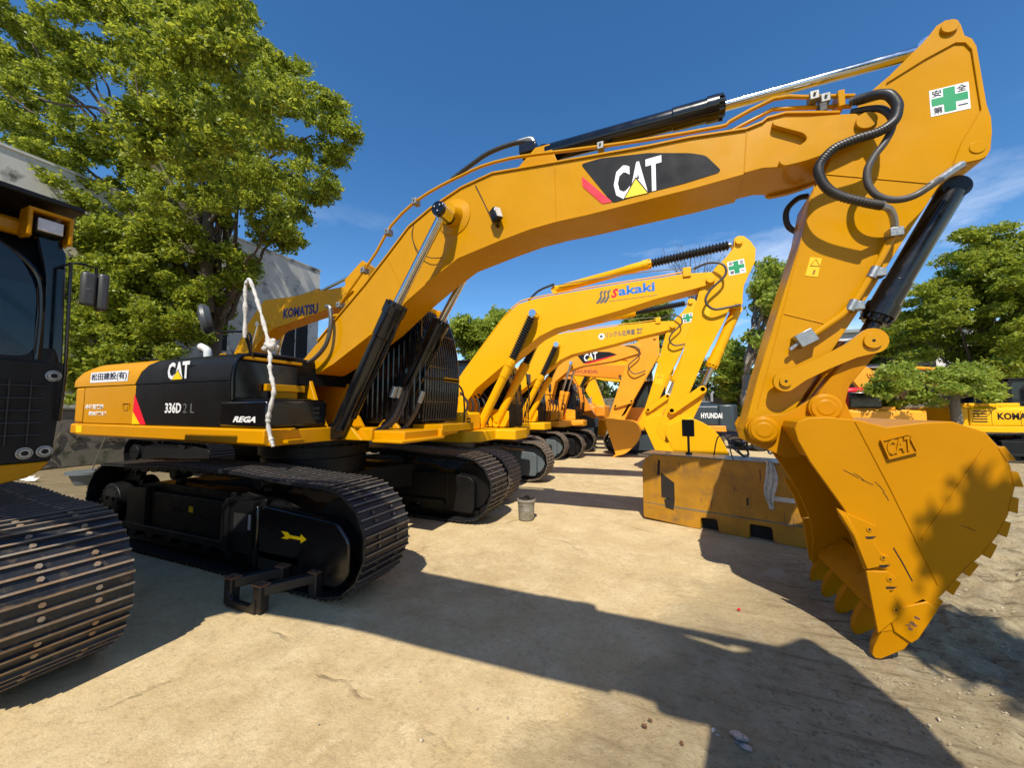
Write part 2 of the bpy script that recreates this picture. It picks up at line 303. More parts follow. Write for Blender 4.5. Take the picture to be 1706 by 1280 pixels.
# side profiles in metres (x forward, z up), one list per shape
T = {
'boom':[(0.532,2.430),(0.298,2.325),(0.103,2.287),(-0.123,2.240),(-0.298,2.356),(-0.279,2.485),(-0.036,2.547),(0.240,2.784),(0.733,3.205),(1.131,3.539),(1.478,3.862),(1.874,4.239),(2.222,4.425),(2.677,4.597),(3.116,4.679),(3.901,4.609),(4.423,4.565),(4.917,4.523),(5.313,4.504),(5.793,4.449),(5.930,4.477),(5.969,4.506),(6.109,4.509),(6.500,4.391),(6.667,4.349),(6.729,4.308),(6.757,4.229),(6.718,4.166),(6.583,4.113),(6.435,4.062),(6.247,4.026),(6.048,4.018),(5.914,4.043),(5.758,4.030),(5.352,3.992),(4.904,3.968),(4.257,3.931),(3.917,3.923),(3.602,3.895),(3.219,3.826),(2.638,3.700),(2.261,3.493),(1.867,3.245),(1.391,2.905)],
'boomplate':[(5.996,4.450),(6.098,4.465),(6.485,4.355),(6.650,4.313),(6.712,4.272),(6.740,4.200),(6.697,4.138),(6.567,4.085),(6.420,4.034),(6.235,3.998),(6.061,3.990),(6.022,4.051),(6.252,4.192),(6.228,4.255),(5.999,4.403)],
'decal':[(4.206,4.523),(4.424,4.534),(4.916,4.462),(5.309,4.354),(5.446,4.292),(5.570,4.113),(5.549,4.088),(5.246,4.052),(4.847,4.030),(4.542,3.999)],
'decalred':[(4.215,4.380),(4.543,4.012),(4.435,4.015),(4.223,4.260)],
'catC':[(4.549,4.002),(4.556,4.395),(5.036,4.387),(5.056,4.043)],
'pin_boomtip':[(6.651,4.233)],
'pin_boomtip_r':[(6.654,4.309)],
'pin_boomcyl':[(2.584,4.253)],
'boss_r':[(2.582,4.452)],
'cylend':[(2.630,4.084)],
'lamp':[(3.156,4.091),(3.227,4.150)],
'stick':[(6.281,3.729),(6.404,3.936),(6.448,4.042),(6.520,4.230),(6.613,4.398),(6.702,4.525),(6.787,4.596),(6.924,4.702),(7.093,4.864),(7.147,4.926),(7.190,4.984),(7.248,5.013),(7.303,4.990),(7.334,4.941),(7.352,4.830),(7.392,4.792),(7.415,4.714),(7.442,4.212),(7.461,4.096),(7.459,3.976),(7.441,3.829),(7.417,3.781),(7.378,3.764),(7.270,3.757),(7.205,3.728),(7.161,3.658),(6.895,3.200),(6.612,2.697),(6.373,2.295),(6.088,1.790),(5.965,1.502),(5.829,1.427),(5.699,1.494),(5.679,1.604),(5.722,1.730),(5.809,2.071),(6.025,2.788),(6.216,3.398)],
'stickseam':[(6.851,4.596),(7.106,4.721),(7.294,4.792),(7.350,4.770),(7.384,4.699),(7.409,4.177),(7.280,3.932),(7.166,3.738)],
'stickseam2':[(6.402,3.894),(7.088,3.644)],
'stickseam3':[(6.038,2.658),(6.358,2.530)],
'stickseam4':[(6.315,3.806),(6.060,2.784),(5.801,1.799)],
'pin_top':[(7.259,4.921),(7.366,3.853),(7.262,4.980)],
'linkA':[(5.964,2.037),(6.554,2.348),(5.967,2.129),(6.559,2.451)],
'linkB':[(6.506,2.327),(6.592,2.473),(6.651,2.342),(6.583,2.196),(6.515,2.086),(6.424,1.934),(6.379,1.748),(6.295,1.686),(6.206,1.737),(6.198,1.840),(6.274,1.953),(6.382,2.145)],
'earlug':[(6.414,1.933),(6.475,1.739),(6.493,1.690),(6.359,1.688),(6.367,1.778)],
'pins_b':[(5.808,1.594),(6.254,1.790),(5.812,1.714),(6.258,1.894)],
'ear':[(5.676,1.636),(5.714,1.707),(5.836,1.732),(5.982,1.746),(6.080,1.802),(6.194,1.886),(6.267,1.896),(6.346,1.857),(6.367,1.779),(6.374,1.678),(6.273,1.396),(5.977,1.366),(5.815,1.443),(5.727,1.498)],
'bside':[(5.974,1.692),(6.037,1.719),(6.153,1.730),(6.349,1.706),(6.507,1.658),(6.700,1.693),(6.859,1.703),(7.017,1.635),(7.078,1.534),(7.125,1.414),(7.137,1.277),(7.094,1.091),(7.043,0.964),(6.969,0.834),(6.859,0.694),(6.770,0.556),(6.681,0.435),(6.508,0.239),(6.382,0.187),(6.355,0.449),(6.336,0.627),(6.244,0.935),(6.187,1.056),(6.036,1.387),(5.968,1.546),(5.952,1.638)],
'logo':[(6.459,1.562),(6.617,1.617),(6.662,1.487),(6.498,1.426)],
'cut1':[(6.180,1.051),(6.254,1.015),(6.405,0.948),(6.374,0.866),(6.416,0.762),(6.464,0.744),(6.462,0.690),(6.322,0.627),(6.255,0.873),(6.197,0.987)],
'cut2':[(6.329,0.623),(6.449,0.638),(6.496,0.597),(6.443,0.522),(6.504,0.390),(6.495,0.340),(6.374,0.196),(6.356,0.365)],
'bolts':[(6.370,0.921),(6.437,0.732),(6.466,0.587),(6.488,0.383)],
'seamb':[(6.329,1.694),(6.506,1.215),(6.723,0.582)],
'seamb2':[(7.000,1.521),(6.653,0.875)],
'toothp':[(6.657,0.443),(6.713,0.399),(6.581,0.183),(6.527,0.114),(6.381,-0.039),(6.342,-0.024),(6.356,0.062),(6.409,0.201),(6.496,0.318)],
'boomcylN':[(2.558,4.146),(1.903,3.131),(0.993,1.470)],
'rodR':[(2.262,3.573)],
'armcyl':[(3.690,4.955),(5.249,4.884),(5.708,4.913),(7.211,5.023)],
'bktcyl':[(7.450,3.777),(6.890,2.715),(6.741,2.569),(6.685,2.439)],
'pipe1':[(-0.171,2.431),(0.198,2.678),(0.378,3.056),(0.429,3.278)],
'pipes':[(0.581,3.302),(0.893,3.622),(1.268,4.005),(1.524,4.350),(1.925,4.609),(2.353,4.744),(2.669,4.806),(2.929,4.852),(3.339,4.853),(3.869,4.784),(4.419,4.703),(4.918,4.643),(5.585,4.581),(5.663,4.606),(6.038,4.723),(6.267,4.664),(6.630,4.553)],
'pipes2':[(4.797,4.611),(5.636,4.541),(5.713,4.554),(6.036,4.658),(6.265,4.601),(6.628,4.498)],
'hose1':[(6.560,4.441),(6.657,4.413),(6.713,4.379),(6.760,4.332),(6.796,4.242),(6.797,4.180),(6.770,4.096),(6.677,4.037),(6.520,4.014),(6.377,3.969),(6.282,3.865),(6.273,3.771),(6.322,3.642),(6.419,3.547),(6.572,3.462),(6.676,3.415)],
'hose1b':[(6.693,3.431),(6.754,3.378),(6.783,3.297)],
'hose2':[(6.584,4.385),(6.681,4.348),(6.754,4.292),(6.794,4.186),(6.781,4.072),(6.726,3.959),(6.657,3.864),(6.609,3.758),(6.611,3.628),(6.667,3.523),(6.769,3.470),(6.878,3.476),(6.988,3.540),(7.096,3.625),(7.202,3.704),(7.249,3.725)],
'hose3':[(6.411,3.955),(6.327,3.949),(6.239,3.868),(6.215,3.767),(6.241,3.656),(6.336,3.569)],
'stickpipe':[(6.822,3.290),(6.718,3.051),(6.511,2.691),(6.425,2.595),(6.261,2.468),(6.190,2.415)],
'stkdecal':[(6.255,3.156),(6.337,3.132),(6.299,2.963),(6.209,2.992)],
'safety':[(7.115,4.463),(7.347,4.460),(7.352,4.222),(7.120,4.213)],
'boomhose':[(0.519,3.249),(0.588,3.021),(0.531,2.717),(0.301,2.509),(0.056,2.458),(-0.203,2.534),(-0.363,2.570)],
'tophose':[(2.358,4.944),(2.670,5.083),(2.942,5.181),(3.306,5.207),(3.538,5.158)],
'cwt':[(-3.681,1.411),(-3.706,1.560),(-3.660,2.127),(-3.462,2.367),(-3.124,2.512),(-1.622,2.514),(-1.894,2.106),(-1.813,1.580),(0.903,1.556)],
'hoodtop':[(-1.622,2.514),(-1.157,2.513),(-0.390,2.501),(0.205,2.474),(0.499,2.358),(0.274,2.298),(0.213,2.086),(0.228,1.886),(0.882,1.881),(0.070,1.888)],
'red':[(-1.865,1.996),(-1.541,1.576),(-1.675,1.574),(-1.881,1.754)],
'yel':[(-1.883,1.770),(-1.691,1.582),(-1.890,1.579)],
'txt':[(-3.138,2.355),(-2.034,2.339),(-3.241,1.805),(-2.606,1.655),(-1.016,2.235),(-0.526,2.348),(-1.072,1.724),(-0.475,1.802),(0.338,1.613),(0.734,1.693),(-2.151,1.872),(-1.955,1.720),(-3.410,1.546),(-3.147,1.442)],
'box':[(0.070,1.888),(0.872,1.881),(1.879,1.848),(1.889,1.601),(0.902,1.582),(0.096,1.567)],
'cab':[(0.685,3.605),(1.559,3.355),(1.640,1.598),(0.861,1.535),(1.555,3.736),(1.340,3.816),(0.134,3.191)],
'cab2':[(1.370,3.320),(1.519,1.575),(0.942,1.615)],
'trackN':[(-2.280,0.853),(-1.678,1.066),(-0.338,1.189),(0.764,1.175),(1.681,1.082),(2.083,1.022),(2.456,0.829)],
'tf':[(-1.604,0.746),(-1.188,0.762),(0.481,0.635),(0.575,0.779),(1.027,0.767),(1.356,0.723),(2.188,0.721),(2.270,0.532),(2.135,0.090),(1.300,0.098),(-1.414,0.132),(-2.488,0.464),(-2.520,0.692),(1.591,0.444),(1.843,0.447)],
'hub':[(-2.226,0.510),(-2.259,0.747)],
'mirror':[(-1.699,3.363),(-1.140,2.914),(-1.317,3.286),(-0.428,2.791),(-0.493,2.462)],
'exh':[(-4.729,3.360),(-4.365,3.035)],
'cloth':[(0.281,2.683),(0.233,3.350),(0.323,3.369),(0.809,2.502),(0.889,2.357),(1.043,1.937),(0.980,1.665),(1.076,1.364)],
'm2_boom':[(0.496,2.109),(0.507,2.547),(1.151,3.276),(1.634,3.834),(1.985,4.121),(2.313,4.193),(2.658,4.227),(3.556,4.275),(4.290,4.312),(4.989,4.328),(5.344,4.349),(5.839,4.319),(5.909,4.224),(5.881,4.099),(5.530,4.030),(4.854,3.912),(4.221,3.764),(3.547,3.631),(2.867,3.511),(2.503,3.362),(2.141,3.103),(1.562,2.703),(0.956,2.255),(0.753,1.994)],
'm2_stick':[(5.921,4.419),(6.091,4.574),(6.222,4.742),(6.237,4.909),(6.300,4.945),(6.389,4.926),(6.489,4.813),(6.561,4.665),(6.543,4.423),(6.451,4.227),(6.356,4.013),(6.332,3.830),(6.327,3.686),(6.254,3.613),(6.122,3.627),(5.998,3.339),(5.686,2.737),(5.427,2.115),(5.153,1.449),(4.950,1.264),(4.847,1.409),(5.006,1.820),(5.222,2.488),(5.645,4.042)],
'm2_pins':[(5.823,4.179),(6.305,4.833),(6.264,3.649),(4.933,1.380),(5.088,1.764),(5.629,2.149),(5.319,1.587)],
'm2_armcyl':[(2.794,4.330),(4.844,4.725),(6.247,4.892)],
'm2_bktcyl':[(6.304,3.709),(5.730,2.394),(5.642,2.159)],
'm2_boomcyl':[(2.403,3.778),(1.946,2.873),(1.183,1.454)],
'm2_bucket':[(4.942,1.592),(5.394,1.660),(5.716,1.477),(5.880,1.217),(5.952,0.999),(5.778,0.587),(5.494,0.262),(5.363,0.558),(5.106,1.011),(4.956,1.324)],
'm2_logo':[(3.713,4.029),(4.960,4.243),(3.992,4.096)],
'm2_safe':[(6.128,4.434),(6.228,4.587),(6.496,4.489),(6.393,4.196)],
}
# ------------------------------------------------------------------ ground
def ground():
    xs = np.concatenate([[-300,-120,-60], np.linspace(-30, 4.6, 120), np.linspace(4.65, 11.5, 230), np.linspace(11.7, 34, 70), [60,120,300]])
    ys = np.concatenate([[-200,-60,-20], np.linspace(-8, -2.7, 20), np.linspace(-2.6, 6.5, 290), np.linspace(6.7, 44, 100), [90,200,400]])
    X, Y = np.meshgrid(xs, ys); Z = np.zeros_like(X)
    for k in range(26):
        fx, fy = rng.normal(0, .9, 2); ph = rng.uniform(0, 6.3); Z += .004*np.sin(X*fx+Y*fy+ph)/(1+.4*math.hypot(fx,fy))
    Z -= .012
    E_ = np.zeros_like(X)
    for k in range(130):                                       # broken, clodded earth on the right
        f0 = 5*1.026**k; a = rng.uniform(0, 3.14); ph = rng.uniform(0, 6.3); wob = .35*np.sin(X*1.7+Y*2.3+ph)
        E_ += np.sin((X*math.cos(a)+Y*math.sin(a)+wob*.3)*min(f0,95)+ph)/f0**.62
    E_ = np.abs(E_)**1.1*np.sign(E_)
    rut = np.sin((X*.80 + Y*.60)*11 + .6*np.sin(Y*1.3+X))*.010
    mask = np.clip((X - .35*Y - 6.1 + .5*np.sin(Y*1.9) + .3*np.sin(X*3.1+Y))/1.2, 0, 1) * np.clip((12-X)/2, 0, 1) * np.clip((7-Y)/2, 0, 1) * (Y > -2.7)
    Z += mask*(E_*.020 + rut*np.clip(np.sin(X*.9-Y*.7)+.4, 0, 1))
    v = np.stack([X.ravel(), Y.ravel(), Z.ravel()], 1); w = len(xs); h = len(ys)
    i = np.arange((h-1)*w).reshape(h-1, w)[:, :-1].ravel(); f = np.stack([i, i+1, i+1+w, i+w], 1)
    me = bpy.data.meshes.new('ground'); me.from_pydata(v.tolist(), [], f.tolist()); me.polygons.foreach_set('use_smooth', [True]*len(me.polygons))
    m = bpy.data.materials.new('dusty_concrete_yard'); m.use_nodes = True; t = m.node_tree; b = t.nodes['Principled BSDF']; b.inputs['Roughness'].default_value = .92; b.inputs['Specular IOR Level'].default_value = .2
    nn = lambda k: t.nodes.new(k); lk = t.links.new
    tcn = nn('ShaderNodeTexCoord')
    def noise(sc, det=8, ro=.6, vec=None, dist=0):
        q = nn('ShaderNodeTexNoise'); q.inputs['Scale'].default_value = sc; q.inputs['Detail'].default_value = det; q.inputs['Roughness'].default_value = ro; q.inputs['Distortion'].default_value = dist
        lk(vec or tcn.outputs['Object'], q.inputs[0]); return q.outputs[0]
    def ramp(s, a, b_, lo=0, hi=1):
        q = nn('ShaderNodeMapRange'); q.inputs['From Min'].default_value = a; q.inputs['From Max'].default_value = b_; q.inputs['To Min'].default_value = lo; q.inputs['To Max'].default_value = hi; lk(s, q.inputs[0]); return q.outputs[0]
    def mix(fac, a, b_, mode='MIX'):
        q = nn('ShaderNodeMix'); q.data_type = 'RGBA'; q.blend_type = mode
        for s, k in ((fac,0),(a,6),(b_,7)):
            if hasattr(s, 'node'): lk(s, q.inputs[k])
            else: q.inputs[k].default_value = s
        return q.outputs[2]
    def math_(op, a, b_=0.0):
        q = nn('ShaderNodeMath'); q.operation = op
        for s, k in ((a,0),(b_,1)):
            if hasattr(s, 'node'): lk(s, q.inputs[k])
            else: q.inputs[k].default_value = s
        return q.outputs[0]
    col = mix(ramp(noise(.45), .35, .65), (.62,.50,.325,1), (.50,.39,.245,1))
    col = mix(ramp(noise(2.3, 10, .7), .4, .7), col, (.70,.59,.42,1))
    col = mix(ramp(noise(1.1, 12, .78, dist=.6), .52, .72, 0, .75), col, (.37,.285,.185,1))
    col = mix(ramp(noise(26, 6, .7), .5, .8, 0, .7), col, (.27,.21,.145,1))
    col = mix(ramp(noise(90, 3, .6), .55, .8, 0, .5), col, (.22,.17,.12,1))
    # worn earth on the right with stones and ruts
    sep = nn('ShaderNodeSeparateXYZ'); lk(tcn.outputs['Object'], sep.inputs[0])
    edge = math_('ADD', sep.outputs[0], math_('MULTIPLY', noise(.8, 6), 2.2))
    edge = math_('ADD', edge, math_('MULTIPLY', sep.outputs[1], -.35))
    earth = ramp(edge, 6.2, 7.4)
    e2 = mix(ramp(noise(5, 12, .8), .4, .62), (.50,.41,.29,1), (.70,.61,.46,1))
    e2 = mix(ramp(noise(17, 8, .8), .55, .72, 0, .85), e2, (.20,.15,.10,1))
    e2 = mix(ramp(noise(11, 8, .7), .62, .72, 0, .8), e2, (.74,.67,.54,1))
    mps = nn('ShaderNodeMapping'); mps.inputs['Rotation'].default_value = (0,0,R(-88)); mps.inputs['Scale'].default_value = (1.0,13,1); lk(tcn.outputs['Object'], mps.inputs[0])
    e2 = mix(ramp(noise(1.0, 8, .7, vec=mps.outputs[0]), .52, .66, 0, .75), e2, (.17,.125,.08,1))
    e2 = mix(ramp(noise(34, 6, .8), .54, .68, 0, .8), e2, (.13,.095,.06,1))
    e2 = mix(ramp(noise(2.1, 8, .7), .56, .68, 0, .75), e2, (.80,.76,.68,1))
    col = mix(earth, col, e2)
    # oily soil and painted-in shade darken the far left; pale dust patches
    oil_shade = ramp(math_('ADD', sep.outputs[0], math_('MULTIPLY', noise(.7, 8, .7), 5)), -2.4, -.6, 1, 0)
    col = mix(math_('MULTIPLY', oil_shade, .8), col, (.10,.085,.06,1))
    # cracks
    vo = nn('ShaderNodeTexVoronoi'); vo.feature = 'DISTANCE_TO_EDGE'; vo.inputs['Scale'].default_value = .42
    wv = nn('ShaderNodeMix'); wv.data_type = 'VECTOR'; wv.inputs[0].default_value = .3; lk(tcn.outputs['Object'], wv.inputs[4])
    nz = nn('ShaderNodeTexNoise'); nz.inputs['Scale'].default_value = 1.2; nz.inputs['Detail'].default_value = 8; lk(tcn.outputs['Object'], nz.inputs[0]); lk(nz.outputs[1], wv.inputs[5]); lk(wv.outputs[1], vo.inputs[0])
    cr = ramp(vo.outputs[0], .0, .006, 1, 0); crm = math_('MULTIPLY', math_('MULTIPLY', cr, ramp(noise(.9), .5, .6)), math_('SUBTRACT', 1.0, earth))
    col = mix(math_('MULTIPLY', crm, .35), col, (.22,.17,.12,1))
    col = mix(ramp(noise(.55, 6, .6), .68, .76, 0, .3), col, (.24,.18,.11,1)); col = mix(math_('MULTIPLY', ramp(noise(8, 10, .85), .55, .66, 0, .35), math_('SUBTRACT', 1.0, earth)), col, (.40,.31,.20,1)); col = mix(math_('MULTIPLY', ramp(noise(3.1, 8, .8), .58, .7, 0, .6), math_('SUBTRACT', 1.0, earth)), col, (.82,.72,.55,1))
    col = mix(1.0, col, (.93,.875,.71,1), 'MULTIPLY')
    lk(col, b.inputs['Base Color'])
    hgt = math_('ADD', math_('MULTIPLY', noise(7, 12, .75), .6), math_('MULTIPLY', noise(60, 4, .7), .18))
    hgt = math_('ADD', hgt, math_('MULTIPLY', math_('MULTIPLY', noise(15, 10, .85), earth), 1.6))
    hgt = math_('ADD', hgt, math_('MULTIPLY', math_('MULTIPLY', noise(24, 10, .9), earth), 4.0)); hgt = math_('SUBTRACT', hgt, math_('MULTIPLY', crm, .6))
    mpv = nn('ShaderNodeMapping'); mpv.inputs['Rotation'].default_value = (0,0,R(-52)); mpv.inputs['Scale'].default_value = (9,1.1,1); lk(tcn.outputs['Object'], mpv.inputs[0])
    hgt = math_('ADD', hgt, math_('MULTIPLY', math_('MULTIPLY', noise(1.0, 5, .6, vec=mpv.outputs[0]), earth), 1.4))
    bp = nn('ShaderNodeBump'); bp.inputs['Strength'].default_value = .7; bp.inputs['Distance'].default_value = .04; lk(hgt, bp.inputs['Height']); lk(bp.outputs[0], b.inputs['Normal'])
    me.materials.append(m); o = bpy.data.objects.new('ground', me); C.objects.link(o); o['kind'] = 'structure'; return o
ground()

def pebbles():
    r = np.random.default_rng(77); n = 7000
    xy = np.concatenate([np.stack([r.uniform(6.2,13,6000)+0, r.uniform(-2.5,9,6000)],1), np.stack([r.uniform(0,9,1000), r.uniform(-3.6,9,1000)],1)])
    s = .003 + .011*r.random(n)**5 + np.where(np.arange(n) < 6000, .004, 0); 
    base = np.array([(1,0,0),(-.5,.87,0),(-.5,-.87,0),(.3,.2,.8),(-.4,-.1,.7)]); V = []
    a = r.uniform(0, 6.28, n); ca, sa = np.cos(a), np.sin(a)
    q = base[None]*(.7+.6*r.random((n,5,3))); x = q[...,0]*ca[:,None]-q[...,1]*sa[:,None]; y = q[...,0]*sa[:,None]+q[...,1]*ca[:,None]
    v = np.stack([x*s[:,None]+xy[:,:1], y*s[:,None]+xy[:,1:], q[...,2]*s[:,None]*.8-.006], 2).reshape(-1,3)
    f = []
    for i in range(n):
        o = i*5; f += [(o,o+1,o+3),(o+1,o+4,o+3),(o+1,o+2,o+4),(o+2,o,o+3),(o+2,o+3,o+4)]
    me = bpy.data.meshes.new('gravel'); me.from_pydata(v.tolist(), [], f); me.materials.append(mat('pale_stone', (.42,.34,.24,1), .9, var=.4, scale=3)); o = bpy.data.objects.new('gravel', me); C.objects.link(o)
    tag(o, 'loose pale gravel scattered over the yard floor', 'gravel', kind='stuff')
pebbles()
# ------------------------------------------------------------------ crawler tracks
def track_path(L1, Rr, zc, sag=.07, k=14):
    P = []
    for i in range(k+1):
        a = -math.pi/2 + math.pi*i/k; P.append((L1 + Rr*math.cos(a), zc + Rr*math.sin(a)))
    m = 14
    for i in range(1, m):
        t = i/m; P.append((L1 - 2*L1*t, zc + Rr + sag*math.sin(math.pi*t) - .02*abs(math.sin(3*math.pi*t))))
    for i in range(k+1):
        a = math.pi/2 + math.pi*i/k; P.append((-L1 + Rr*math.cos(a), zc + Rr*math.sin(a)))
    return P
def resample(P, n):
    P = [Vector(p) for p in P]; Q = P + [P[0]]; d = [0]
    for i in range(len(Q)-1): d.append(d[-1] + (Q[i+1]-Q[i]).length)
    T_ = d[-1]; o = []
    for k in range(n):
        s = T_*k/n; i = max(j for j in range(len(d)-1) if d[j] <= s); t = (s-d[i])/(d[i+1]-d[i])
        o.append(Q[i].lerp(Q[i+1], t))
    return o, T_/n
def track(root, yc, w, ms, L1=2.02, Rr=.5, zc=.53, n=49, outer=-1, frame='blkm', bolts=True, cover=True):
    sgn = outer; pts, pitch = resample(track_path(L1, Rr, zc), n)
    mb = MB(); mb2 = MB(); h = pitch/2
    for i, p in enumerate(pts):
        q = pts[(i+1) % n]; c = (p+q)/2; t = (q-p).normalized(); nn = Vector((t.y, -t.x))
        def pt(a, b): v = c + t*a + nn*b; return (v.x, v.y)
        g = .030; e = .0075
        prof = [(-h*1.03,-.006),(h*.97,-.006),(h*.97,.008)]
        for gc in (h*.80, h*.10, -h*.62): prof += [(gc+.013,.010),(gc+e,g),(gc-e,g),(gc-.013,.010)]
        prof += [(-h*1.03,.008)]
        poly = [pt(a,b) for a,b in prof]; yy = rng.uniform(-.003,.003)
        s0 = len(mb.f); mb.prism(poly, yc-w/2+yy, yc+w/2+yy)
        k = len(poly); a = sum(poly[j][0]*poly[(j+1)%k][1]-poly[(j+1)%k][0]*poly[j][1] for j in range(k))
        for j in range(k):                                      # the worn grouser tips
            m0 = prof[j] if a > 0 else prof[::-1][j]; m1 = prof[(j+1)%k] if a > 0 else prof[::-1][(j+1)%k]
            if m0[1] > .02 and m1[1] > .02: mb.m[s0+2+j] = 1
        if bolts:
            for yo in (-.125, .125):
                for a_ in (h*.45, -h*.26):
                    b0 = pt(a_, .006); b1 = pt(a_, .026); mb.cyl((b0[0], yc+yo, b0[1]), (b1[0], yc+yo, b1[1]), .017, 6, 2)
            for yo in (-.03, .03):                             # mud holes
                a0 = pt(-.016, .0085); b0 = pt(.016, .0085); a1 = pt(-.016, .0092); b1 = pt(.016, .0092)
                mb.prism([a0, b0, b1, a1], yc+yo-.02+.05*(yo>0), yc+yo+.02+.05*(yo>0)-.05*(yo<0), 3)
        for yo in (-.085, .085):
            poly = [pt(a, b) for a, b in ((-h*1.02,-.012),(h*1.02,-.012),(h*.9,-.075),(h*.3,-.10),(-h*.3,-.10),(-h*.9,-.075))]
            mb2.prism(poly, yc+yo-.022, yc+yo+.022)
    ch = mb.build('track_shoes', ms, root, ang=30); mb2.build('track_links', M['blkm'], ch)
    # frame, rollers, sprocket, idler
    f = MB(); fy = yc + sgn*.10
    f.box(-L1+.35, L1-.35, yc-.19, yc+.19, zc-.24, zc+.20)
    f.prism([(-L1+.3,zc+.2),(L1-.5,zc+.2),(L1-.8,zc+.3),(-L1+.8,zc+.3)], yc-.12, yc+.12)
    f.box(-L1+.35, L1-.4, yc-.24, yc+.24, zc-.30, zc-.22)
    for x in (-.9, .75): f.cyl((x, yc-.1, zc+.42), (x, yc+.1, zc+.42), .075, 16); f.box(x-.05, x+.05, yc-.04, yc+.04, zc+.2, zc+.4)
    for i in range(9):
        x = -1.6 + 3.2*i/8; f.cyl((x, yc-.17, .205), (x, yc+.17, .205), .10, 18)
    f.build('track_frame', M[frame], root, bevel=.008)
    s = MB(); s.cyl((L1, yc-.09, zc), (L1, yc+.09, zc), Rr-.13, 32); s.cyl((L1, yc-.16, zc), (L1, yc+.16, zc), .13, 20)
    s.build('idler_wheel', M[frame], root, bevel=.01)
    g = []
    for i in range(42):
        a = 2*math.pi*i/42; r = (Rr-.08) if i % 2 else (Rr-.16); g.append((-L1 + r*math.cos(a), zc + r*math.sin(a)))
    sp_ = MB(); sp_.prism(g, yc-.035, yc+.035); sp_.build('sprocket', M[frame], root)
    d = MB(); yo = yc + sgn*w/2*.82
    d.lathe((-L1, yc-sgn*.2, zc), (-L1, yo, zc), [(0,.30),(.45,.30),(.46,.26),(.80,.25),(.97,.245),(1,.22)], 36)
    for i in range(18):
        a = 2*math.pi*i/18; c = (-L1+.205*math.cos(a), zc+.205*math.sin(a)); d.cyl((c[0], yo, c[1]), (c[0], yo+sgn*.014, c[1]), .013, 6)
    for a in (.5, 2.6, 4.7): d.cyl((-L1+.09*math.cos(a), yo, zc+.09*math.sin(a)), (-L1+.09*math.cos(a), yo+sgn*.02, zc+.09*math.sin(a)), .025, 8)
    d.build('final_drive', M[frame], root, bevel=.004)
    if cover:
        c = MB()
        c.prism(rnd_poly([(L1-.78,.13),(L1+.10,.13),(L1+.14,.2),(L1+.14,.62),(L1+.06,.70),(L1-.62,.76),(L1-.78,.66)], .05), yc-.185, yc+.185)
        c.prism(rnd_poly([(L1-1.3,zc+.18),(L1-1.05,zc+.18),(L1-1.0,zc+.28),(L1-1.35,zc+.34)], .03), yc-.17, yc+.17)
        c.build('idler_guard', M[frame], root, bevel=.012)
    return ch
MS = [M['shoe'], M['grs'], M['bolt'], M['dark']]; MS2 = [M['shoe2'], M['rust'], M['rust'], M['dark']]; MS3 = [M['mud'], M['mudg'], M['mudg'], M['dark']]
def centre_frame(root, m, gauge=1.295):
    f = MB(); f.slab([(-.75,-.6),(-1.0,-gauge+.1),(-.45,-gauge+.1),(0,-.75),(.45,-gauge+.1),(1.0,-gauge+.1),(.75,-.6),(.75,.6),(1.0,gauge-.1),(.45,gauge-.1),(0,.75),(-.45,gauge-.1),(-1.0,gauge-.1),(-.75,.6)], .48, .86)
    f.cyl((0,0,.84),(0,0,1.10),.72,40); f.build('car_body', m, root, bevel=.01)
    r = MB(); r.lathe((0,0,1.08),(0,0,1.37),[(0,.70),(.2,.70),(.21,.76),(.62,.76),(.63,.70),(1,.70)],48)
    for i in range(32):
        a = 2*math.pi*i/32; r.cyl((.735*math.cos(a),.735*math.sin(a),1.255),(.735*math.cos(a),.735*math.sin(a),1.285),.018,6)
    r.build('slewing_ring', M['blkm'], root)
def cylinder(root, p0, pg, p1, rb, rr, mb='blk', mr='chrome', boots=None, eye=.09, lines=0, gland=1.22, yl=None):
    """barrel from p0 to the gland pg, rod on to p1"""
    p0, pg, p1 = Vector(p0), Vector(pg), Vector(p1); c = MB(); Lb = (pg-p0).length
    t = .17/Lb
    c.lathe(p0, pg, [(0,rb*.7),(.02,rb),(1-t-.14*gland,rb),(1-t-.135*gland,rb*1.1),(1-t,rb*1.1),(1-t+.001,rb*gland),(1-.35*t,rb*gland),(1-.34*t,rb*1.05),(1,rb*.92)], 28)
    a = (pg-p0).normalized(); u = a.orthogonal().normalized(); w = a.cross(u)
    for i in range(10):
        q = 2*math.pi*i/10; s = pg - a*.065 + (u*math.cos(q)+w*math.sin(q))*rb*1.08; c.cyl(s, s+a*.05, rb*.13, 6)
    c.cyl(p0+Vector((0,-eye,0)), p0+Vector((0,eye,0)), rb*1.0, 20)
    if lines:
        side = Vector((0,-1,0)) if lines < 0 else Vector((0,1,0)); v = a.cross(side).normalized()
        for s in (.55,):
            o = v*(rb*1.25); c.tube([p0 + a*.25 + v*rb, p0 + a*.28 + o, pg - a*.35 + o, pg - a*.24 + v*rb], .022, 8)
    cy = c.build('hydraulic_cylinder', M[mb], root, ang=40)
    r = MB(); r.cyl(pg, p1, rr, 24); r.cyl(p1+Vector((0,-eye,0)), p1+Vector((0,eye,0)), rr*1.7, 20)
    r.build('piston_rod', M[mr], cy)
    if boots:
        n = 2*max(8, int((p1-pg).length*boots/.055)); prof = []
        for i in range(n+1): prof.append((i/n, rr*(2.25 if i % 2 else 1.35)))
        b = MB(); b.lathe(pg, pg + (p1-pg)*boots, prof, 18); b.build('rod_bellows', M['rub'], cy)
    return cy
